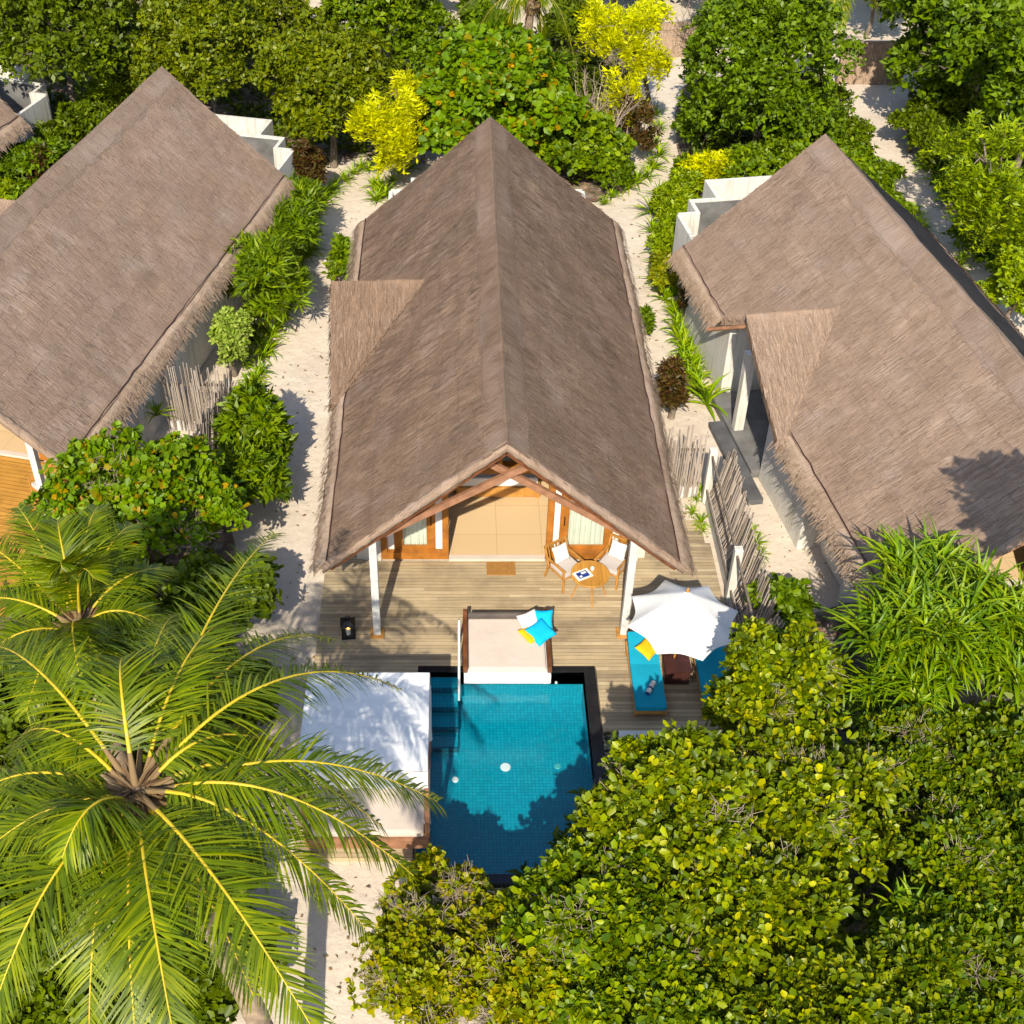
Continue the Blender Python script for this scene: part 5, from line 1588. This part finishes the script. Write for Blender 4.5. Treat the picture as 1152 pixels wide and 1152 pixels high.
tree('leafy_shrub', 'green bush beside the grey boardwalk outside the bamboo fence', 'bush', 878, 690, .7, 30, M['lf_mid'], (.14, .10), 650, 6, 12, rz=.7, ry=.7, seed=87, fine=False)
tree('leafy_shrub', 'green bush outside the fence behind the parasol', 'bush', 886, 722, .6, 22, M['lf_mid'], (.14, .10), 380, 6, 12, rz=.6, seed=88, fine=False)

tree('leafy_shrub', 'lime green low shrub filling the strip at the far end of the right villa eave', 'bush', 768, 252, .5, 19, M['lf_lime'], (.13, .05), 700, 7, 9, rz=.5, ry=.8, seed=160)
tree('leafy_shrub', 'lime green low shrub below the golden shrub on the middle path edge', 'bush', 790, 200, .6, 20, M['lf_lime'], (.13, .05), 700, 7, 9, rz=.6, seed=161)
tree('leafy_shrub', 'green low shrub at the right foot of the middle path near the tall tree', 'bush', 772, 192, .4, 16, M['lf_bright'], (.13, .05), 500, 7, 8, rz=.45, seed=162)
tree('leafy_shrub', 'dark low shrub at the path fork beside the burgundy path shrub', 'bush', 690, 196, .5, 24, M['lf_mid'], (.13, .06), 700, 7, 9, rz=.5, seed=163)

tree('leafy_shrub', 'dark low shrub on the right side of the far right path under the big tree', 'bush', 1028, 150, .6, 27, M['lf_dark'], (.15, .08), 800, 7, 9, rz=.7, seed=170)
tree('leafy_shrub', 'low green shrub on the left side of the far right path near the ridge end', 'bush', 983, 205, .5, 24, M['lf_bright'], (.13, .07), 800, 7, 9, rz=.6, seed=171)
tree('leafy_shrub', 'low green shrub at the foot of the feathery tree on the path side', 'bush', 1075, 212, .5, 26, M['lf_mid'], (.14, .07), 800, 7, 9, rz=.6, seed=172)

# small spiky border plants
rs_b = np.random.RandomState(90)
protos = []
for k in range(4):
    V, Q = strap_rosette(np.random.RandomState(200 + k), (0, 0, 0), 26, .62, .055, (15, 85), (.5, 1.5), 4)
    protos.append(np_mesh('leaves', V, Q, M['lf_strap']))
def border(group, label, pts):
    for (px, py, s) in pts:
        p = at(px, py, -.1)
        o = bpy.data.objects.new('spider_lily', protos[rs_b.randint(4)]); COL.objects.link(o)
        o.location = p; o.rotation_euler = (0, 0, rs_b.rand() * 6.28); s *= 1.25; o.scale = (s, s, s * rs_b.uniform(.85, 1.15))
        tag(o, label, 'plant', group)
border('spiky plants edging the left sand path', 'low spiky green plant in the border edging the left sand path',
       [(406, 190, .8), (398, 196, .7), (388, 204, .8), (378, 212, .8), (368, 222, .9), (374, 218, .8), (358, 235, .8), (364, 232, .9), (352, 248, .9), (346, 258, .8), (354, 256, .7), (340, 270, .9), (348, 270, .8), (352, 282, .9), (346, 290, 1.0), (338, 300, .8), (336, 312, .8), (330, 322, .8), (330, 342, .9), (322, 350, .8), (314, 368, 1.0), (306, 380, .9), (302, 396, .9), (296, 404, .8), (292, 420, .8), (288, 432, .8), (282, 440, .8), (415, 192, .7), (420, 210, .8), (428, 214, .9), (434, 222, 1.0), (424, 226, .9), (442, 205, .7), (450, 196, .8), (462, 190, .8)])
border('spiky plants edging the middle sand path', 'low spiky green plant in the border edging the middle sand path',
       [(738, 165, .9), (741, 176, 1.0), (735, 190, 1.0), (728, 200, .9), (716, 206, .9), (707, 212, .9), (696, 214, .8), (688, 222, .7), (738, 130, .8), (742, 145, .8), (680, 230, .6), (783, 172, .8), (778, 188, .9), (770, 200, .8), (760, 212, .8), (741, 222, .9)])
border('spiky plants beside the right villa entrance', 'low spiky yellow green plant in the strip leading to the right villa entrance',
       [(732, 240, 1.2), (752, 325, .9), (756, 334, .9), (757, 352, .6), (760, 372, .8), (764, 382, .8), (768, 394, .7), (768, 410, .8), (778, 412, .9), (774, 424, .8), (782, 436, .9), (748, 338, .8), (762, 362, .8), (771, 388, .8), (775, 402, .9), (784, 424, .9), (786, 444, .9), (742, 286, 1.0), (738, 300, .9), (738, 316, .9), (742, 328, .8), (734, 262, .9), (766, 376, .7), (760, 346, .7)])
bp = border('large spiky plant', 'largest spiky plant next to the short bamboo fence and white pillar', [(795, 456, 1.45)])
border('spiky plants along the far right path', 'low spiky plant along the far right sand path',
       [(1092, 270, 1.0), (1086, 278, .9), (1084, 292, .7), (1078, 300, .7), (1038, 262, .7), (1034, 252, .7), (1030, 240, .7), (1080, 245, .7), (1072, 232, .8), (1062, 222, .8), (1095, 262, .8), (1050, 205, .9), (1040, 190, .9)])
border('sprouts inside the fence', 'small green sprout on the sand inside the bamboo fence', [(787, 553, .45), (783, 562, .4), (779, 578, .4), (788, 590, .5), (790, 598, .4)])
border('seedlings outside the fence', 'small green seedling on the sand outside the bamboo fence', [(838, 602, .5), (846, 600, .45), (851, 614, .5), (856, 625, .45), (846, 640, .5), (382, 392, .4), (384, 408, .4)])
border('strap plants under the upper trees', 'tall strap leaved plant in the shade behind the left villa ridge', [(112, 118, 1.8), (118, 108, 1.6), (100, 130, 1.6), (135, 100, 1.5), (152, 92, 1.4), (95, 142, 1.4)])
sg = strap_rosette(np.random.RandomState(301), (0, 0, 0), 22, .6, .05, (20, 80), (.5, 1.4))
tag(link('dracaena', np_mesh('leaves', sg[0], sg[1], M['lf_strap'])), 'small dark palm-like plant under the left villa fringe by the fence', 'plant').location = at(176, 468, .6)

# ------------------------------------------------------------------ pandanus thicket at the right
def pandanus(label, px, py, z, rpx, n, ln, w, seed, ry=None, rz=1.3):
    rs = np.random.RandomState(seed); c = at(px, py, z); r = rpx / scl(py, z)
    P, A, LC, LR = crown_points(c, (r, ry or r, rz), 12, n, rs, .5, inner=.2, rough=.08, holes=.2, shoots=0)
    b = np.array((c.x, c.y, -.1)); root = empty('pandanus', b, 0, label, 'pandanus')
    parts = []
    for p, a in zip(P, A):
        if p[2] < .2: continue
        V, Q = [], []
        for i in range(17):
            az = i * 2.399 + rs.rand(); el = R(rs.uniform(12, 78))
            v, q = strap_leaf(rs, p - b + rs.randn(3) * .05, az, el, ln * rs.uniform(.65, 1.2), w * rs.uniform(.8, 1.15), rs.uniform(.5, 1.7), 4, .35)
            Q += [[k + len(V) for k in f] for f in q]; V += v
        parts.append((V, Q))
    V, Q = join(parts)
    link('crown', np_mesh('crown', V, Q, M['lf_pandan']), root)
    mb = MB(); limbs(mb, (0, 0, 0), LC - b, rs, .09); mb.build('trunk', M['bark'], root)
    return root
pandanus('big pandanus thicket with long arching leaves before the right villa', 1050, 704, 2.75, 88, 105, .85, .075, 95, 1.05, .9)
pandanus('pandanus at the right edge in front of the right villa gable', 1138, 735, 2.5, 60, 55, .85, .075, 96, 1.0, .9)
pandanus('lower pandanus clump merging with the hedge below the thicket', 1015, 790, 1.6, 55, 45, .8, .055, 97, .9, 1.0)
pandanus('small pandanus growing out of the hedge at the lower right', 1030, 1040, 2.25, 26, 9, .45, .055, 98, .35, .25)

# ------------------------------------------------------------------ hedge of bushes, lower right
G_H = 'bushes of the thick hedge in front of the pool'
H = dict(fine=False, spread=(18, 72), group=G_H, lobe=.25, r0=.07, droop=.08, holes=1.0)
tree('hedge_bush', 'yellow green bush reaching over the right sun lounger below the parasol', 'bush', 872, 772, 3.3, 70, M['lf_hedge'], (.125, .066), 1287, 8, 22, rz=1.0, ry=1.1, seed=101, twigs=40, **H)
tree('hedge_bush', 'small yellow bush in front of the right sun lounger', 'bush', 836, 806, 2.0, 42, M['lf_hedge'], (.125, .066), 600, 8, 14, rz=.7, seed=116, twigs=15, **H)
tree('hedge_bush', 'yellow green bush at the right corner of the pool', 'bush', 762, 915, 3.3, 95, M['lf_hedge'], (.125, .066), 1887, 8, 30, rz=1.1, ry=1.25, seed=102, twigs=45, **H)
tree('hedge_bush', 'yellow green bush with bare twig patches in the middle of the hedge', 'bush', 905, 905, 2.7, 105, M['lf_hedge'], (.125, .066), 2145, 8, 32, rz=1.0, ry=1.4, seed=103, twigs=80, **H)
tree('hedge_bush', 'dense bush at the front end of the pool', 'bush', 680, 1026, 2.4, 105, M['lf_hedge_green'], (.125, .066), 2059, 8, 32, rz=1.0, ry=1.1, seed=104, twigs=50, **H)
tree('hedge_bush', 'bright bush at the bottom edge right of the pool axis', 'bush', 835, 1035, 2.4, 118, M['lf_hedge'], (.12, .062), 2488, 8, 36, rz=1.0, ry=1.2, seed=105, twigs=50, **H)
tree('hedge_bush', 'bush cut off by the bottom edge in the middle of the hedge', 'bush', 730, 1125, 2.0, 110, M['lf_hedge_green'], (.12, .062), 2145, 8, 32, rz=.9, ry=1.1, seed=106, twigs=30, **H)
tree('hedge_bush', 'fine leaved bush below the pandanus thicket', 'bush', 1035, 880, 2.0, 95, M['lf_hedge_fine'], (.11, .05), 2488, 8, 32, rz=1.0, ry=1.2, seed=107, twigs=30, **H)
tree('hedge_bush', 'fine leaved bush at the right edge of the hedge', 'bush', 1110, 985, 2.1, 110, M['lf_hedge_fine'], (.11, .05), 3088, 8, 36, rz=1.0, ry=1.3, seed=108, twigs=30, **H)
tree('hedge_bush', 'fine leaved bush in the bottom right corner', 'bush', 1060, 1110, 2.0, 120, M['lf_hedge_fine'], (.115, .055), 2917, 8, 36, rz=.9, ry=1.2, seed=109, twigs=30, **H)
tree('hedge_bush', 'bush at the right edge between pandanus and fine leaved hedge', 'bush', 1130, 860, 1.8, 75, M['lf_hedge_fine'], (.11, .06), 1887, 8, 24, rz=1.0, seed=110, **H)
tree('hedge_bush', 'bush cut off by the bottom edge near the right corner', 'bush', 935, 1150, 2.2, 110, M['lf_hedge'], (.12, .062), 2059, 8, 30, rz=.9, seed=111, **H)
tree('hedge_bush', 'sparse small leaved bush at the bottom edge on the sand', 'bush', 600, 1100, 1.4, 85, M['lf_sparse'], (.10, .07), 1500, 7, 24, rz=.9, seed=112, twigs=70, **H)
tree('hedge_bush', 'sparse open bush at the front left corner of the pool', 'bush', 490, 1024, 1.0, 62, M['lf_sparse'], (.095, .065), 800, 7, 20, rz=.7, seed=113, twigs=80, **H)
tree('hedge_bush', 'sparse open bush with many bare twigs left of the hedge', 'bush', 475, 1090, 1.2, 85, M['lf_sparse'], (.09, .06), 1150, 7, 24, rz=.8, seed=114, twigs=120, **H)
tree('hedge_bush', 'sparse bush between the pool end and the dense hedge', 'bush', 560, 1056, 1.1, 58, M['lf_sparse'], (.10, .07), 800, 7, 18, rz=.7, seed=115, twigs=60, **H)

# ------------------------------------------------------------------ palms
def fr(crown, ends, arch=1.0):
    C = Vector(crown); out = []
    for e in ends:
        px, py, z, lift, hang = e
        E = at(px, py, z)
        K = C.lerp(E, .5); K.z = max(C.z, E.z) + lift
        out.append((tuple(E), tuple(K), hang))
    return out
C1 = at(152, 888, 7.0)
palm('large coconut palm with sunlit fronds in the lower left, in front of the cabana', C1, (-2.3, 8.9, -.1), fr(C1, [
    (-15, 728, 6.3, 1.2, .35), (15, 838, 5.9, .9, .55), (-40, 905, 6.2, .7, .5), (-10, 952, 6.9, .5, .35), (-12, 1150, 6.2, .8, .25),
    (155, 1195, 6.2, .9, .22), (200, 1190, 6.6, .9, .25), (362, 1175, 6.4, .9, .28), (412, 1045, 5.4, .9, .55), (465, 985, 5.5, 1.1, .75),
    (492, 902, 5.6, .9, .55), (452, 776, 5.3, 1.4, .70), (310, 600, 6.4, .9, .40), (250, 700, 6.9, 1.0, .45), (140, 740, 7.3, 1.2, .45), (70, 965, 7.3, .7, .6), (330, 850, 6.0, 1.0, .8), (100, 1170, 5.6, .8, .3), (285, 1120, 5.2, .7, .4), (430, 930, 4.9, .9, .8), (380, 720, 5.0, 1.0, .6), (200, 690, 5.9, .8, .5)]), .92, 31, nuts=True)
C2 = at(88, 700, 4.6)
palm('smaller shaded palm at the left edge before the left villa deck', C2, (C2.x + .1, C2.y + .2, -.1), fr(C2, [
    (-40, 600, 4.6, .7, .35), (20, 570, 5.0, .6, .3), (65, 585, 5.4, .5, .25), (110, 570, 5.2, .5, .25), (150, 590, 5.0, .6, .3), (195, 640, 4.4, .7, .45),
    (205, 725, 4.0, .8, .5), (-50, 690, 4.2, .8, .45), (-40, 770, 4.2, .8, .4), (130, 790, 4.4, .7, .5), (30, 800, 4.6, .7, .4), (70, 640, 6.2, .4, .3), (105, 650, 6.3, .4, .3), (90, 765, 5.3, .8, .5)]), .75, 32, [M['lf_palm'], M['rachis']], (.15, .11))
C3 = at(598, 2, 5.0)
palm('coconut palm with hanging fronds at the top edge behind the middle villa', C3, (C3.x, C3.y + .4, -.1), fr(C3, [
    (500, 32, 3.8, 1.0, .6), (528, 55, 3.4, 1.0, .7), (565, 50, 3.7, .9, .7), (645, 62, 3.3, 1.1, .7), (668, 25, 3.7, 1.0, .6), (510, -20, 4.6, .8, .5), (680, -20, 4.6, .8, .5), (600, -60, 5.2, .8, .4), (610, 45, 3.6, 1.0, .7)]), 1.0, 33)
C4 = at(945, -22, 4.8)
palm('palm with long fronds hanging from the top edge before the thatched screen', C4, (C4.x, C4.y + .4, -.1), fr(C4, [
    (926, 66, 2.4, 1.1, .8), (944, 56, 2.7, 1.1, .8), (990, 28, 3.4, 1.0, .7), (880, -5, 3.8, 1.0, .6), (1010, -20, 3.6, 1.0, .5), (950, -70, 4.2, 1.0, .4)]), .8, 34)
C5 = at(345, -25, 2.6)
palm('low palm poking in over the top edge by the sand clearing', C5, (C5.x, C5.y + .3, -.1), fr(C5, [
    (318, 18, 1.2, .8, .5), (345, 24, 1.0, .9, .5), (368, 18, 1.2, .8, .5), (300, -20, 2.0, .8, .5), (390, -20, 2.0, .8, .5)]), .6, 35, None, (.12, .1))

# fallen leaves blown over the sand
rs = np.random.RandomState(77); PF = []
for (x0, y0, x1, y1, n) in ((300, 300, 380, 780, 150), (690, 110, 760, 420, 170), (760, 440, 800, 640, 60), (830, 540, 930, 680, 70), (330, 960, 420, 1150, 45), (380, 190, 440, 320, 40), (1010, 150, 1110, 320, 120)):
    for i in range(n):
        p = at(rs.uniform(x0, x1), rs.uniform(y0, y1), -.09); PF.append((p.x, p.y, -.085))
PF = np.array(PF); AX = nrm(np.tile([[0, 0, 1.0]], (len(PF), 1)) + rs.randn(len(PF), 3) * .15)
V, Q = leaf_cloud(PF, AX, 1, .075, .04, rs, (78, 88), True, .25)
tag(link('fallen_leaves', np_mesh('fallen_leaves', V, Q, M['dry'])), 'dry brown leaves scattered over the sand paths', 'leaves', kind='stuff')

# undergrowth that nobody could count
rs = np.random.RandomState(400)
PT = []
def scatter(poly, n):
    xs = [p[0] for p in poly]; ys = [p[1] for p in poly]; got = 0
    while got < n:
        x = rs.uniform(min(xs), max(xs)); y = rs.uniform(min(ys), max(ys)); ins = False
        for i in range(len(poly)):
            (x1, y1), (x2, y2) = poly[i], poly[(i + 1) % len(poly)]
            if (y1 > y) != (y2 > y) and x < (x2 - x1) * (y - y1) / (y2 - y1) + x1: ins = not ins
        if ins:
            p = at(x, y, 0); PT.append((p.x, p.y, rs.uniform(-.05, .4))); got += 1
scatter([(0, 20), (130, -20), (300, 30), (480, 90), (470, 165), (380, 175), (330, 190), (180, 80), (80, 160), (0, 230)], 2000)
scatter([(480, 40), (660, 40), (760, 20), (700, 110), (690, 200), (640, 215), (560, 170), (480, 160)], 700)
scatter([(780, 95), (925, 110), (965, 165), (1000, 235), (960, 250), (870, 230), (780, 195)], 1100)
scatter([(1020, 110), (1152, 60), (1152, 270), (1105, 262), (1045, 190)], 1500)
scatter([(570, 1010), (660, 900), (780, 890), (905, 720), (1152, 700), (1152, 1152), (560, 1152)], 900)
scatter([(0, 680), (200, 600), (250, 760), (280, 830), (180, 1000), (100, 1152), (0, 1152)], 500)
scatter([(330, 215), (352, 250), (318, 345), (280, 420), (262, 400), (300, 300)], 160)
PT = np.array(PT)
V, Q = leaf_cloud(PT, np.tile([[0, 0, 1.0]], (len(PT), 1)), 8, .2, .075, rs, (20, 80), True, .2)
tag(link('undergrowth', np_mesh('undergrowth', V, Q, M['lf_dark'])), 'low dark green undergrowth covering the ground under trees and bushes', 'undergrowth', kind='stuff')

# far wood beyond the lane, outside most of the picture
parts = []
for i in range(46):
    x = -45 + i * 2.3 + rs.randn() * .8; y = rs.uniform(59.5, 68)
    P, A, _, _ = crown_points((x, y, 1.8), (2.3, 2.3, 2.2), 12, 420, rs, .45)
    parts.append(leaf_cloud(P, A, 6, .32, .16, rs, (35, 85), True))
V, Q = join(parts)
tag(link('far_wood', np_mesh('far_wood', V, Q, M['lf_mid'])), 'dark wood beyond the lane at the top edge', 'wood', kind='stuff')

# ------------------------------------------------------------------ sun, sky, camera
SUN = Vector((-.15, -1.0, .86)).normalized()
sl = bpy.data.lights.new('sun', 'SUN'); sl.energy = 4.6; sl.angle = R(.5); sl.color = (1.0, .91, .74)
so = bpy.data.objects.new('sun', sl); COL.objects.link(so); so.location = SUN * 40
so.rotation_euler = (-SUN).to_track_quat('-Z', 'Y').to_euler()
w = bpy.data.worlds.new('World'); SC.world = w; w.use_nodes = True
nt = w.node_tree; bg = nt.nodes['Background']
sk = nt.nodes.new('ShaderNodeTexSky'); sk.sky_type = 'NISHITA'; sk.sun_disc = False
sk.sun_elevation = math.asin(SUN.z); sk.sun_rotation = math.atan2(SUN.x, SUN.y)
nt.links.new(sk.outputs[0], bg.inputs['Color']); bg.inputs['Strength'].default_value = .15

cam = bpy.data.cameras.new('camera'); co = bpy.data.objects.new('camera', cam); COL.objects.link(co)
co.location = (0, 0, CAM_H); co.rotation_euler = (math.pi / 2 - TH, 0, 0)
cam.sensor_fit = 'HORIZONTAL'; cam.sensor_width = 36; cam.lens = 36 * FOC / 1152
cam.shift_x = (576 - PX) / 1152; cam.shift_y = 0
cam.clip_start = .1; cam.clip_end = 500
SC.camera = co

SC.view_settings.view_transform = 'Standard'; SC.view_settings.look = 'None'
SC.view_settings.exposure = .46; SC.view_settings.gamma = 1.0; SC.view_settings.use_curve_mapping = False
cy = SC.cycles
cy.use_denoising = True
cy.max_bounces = 7; cy.diffuse_bounces = 3; cy.glossy_bounces = 3; cy.transmission_bounces = 4; cy.transparent_max_bounces = 10
cy.use_adaptive_sampling = True; cy.adaptive_threshold = .02
cy.sample_clamp_indirect = 8
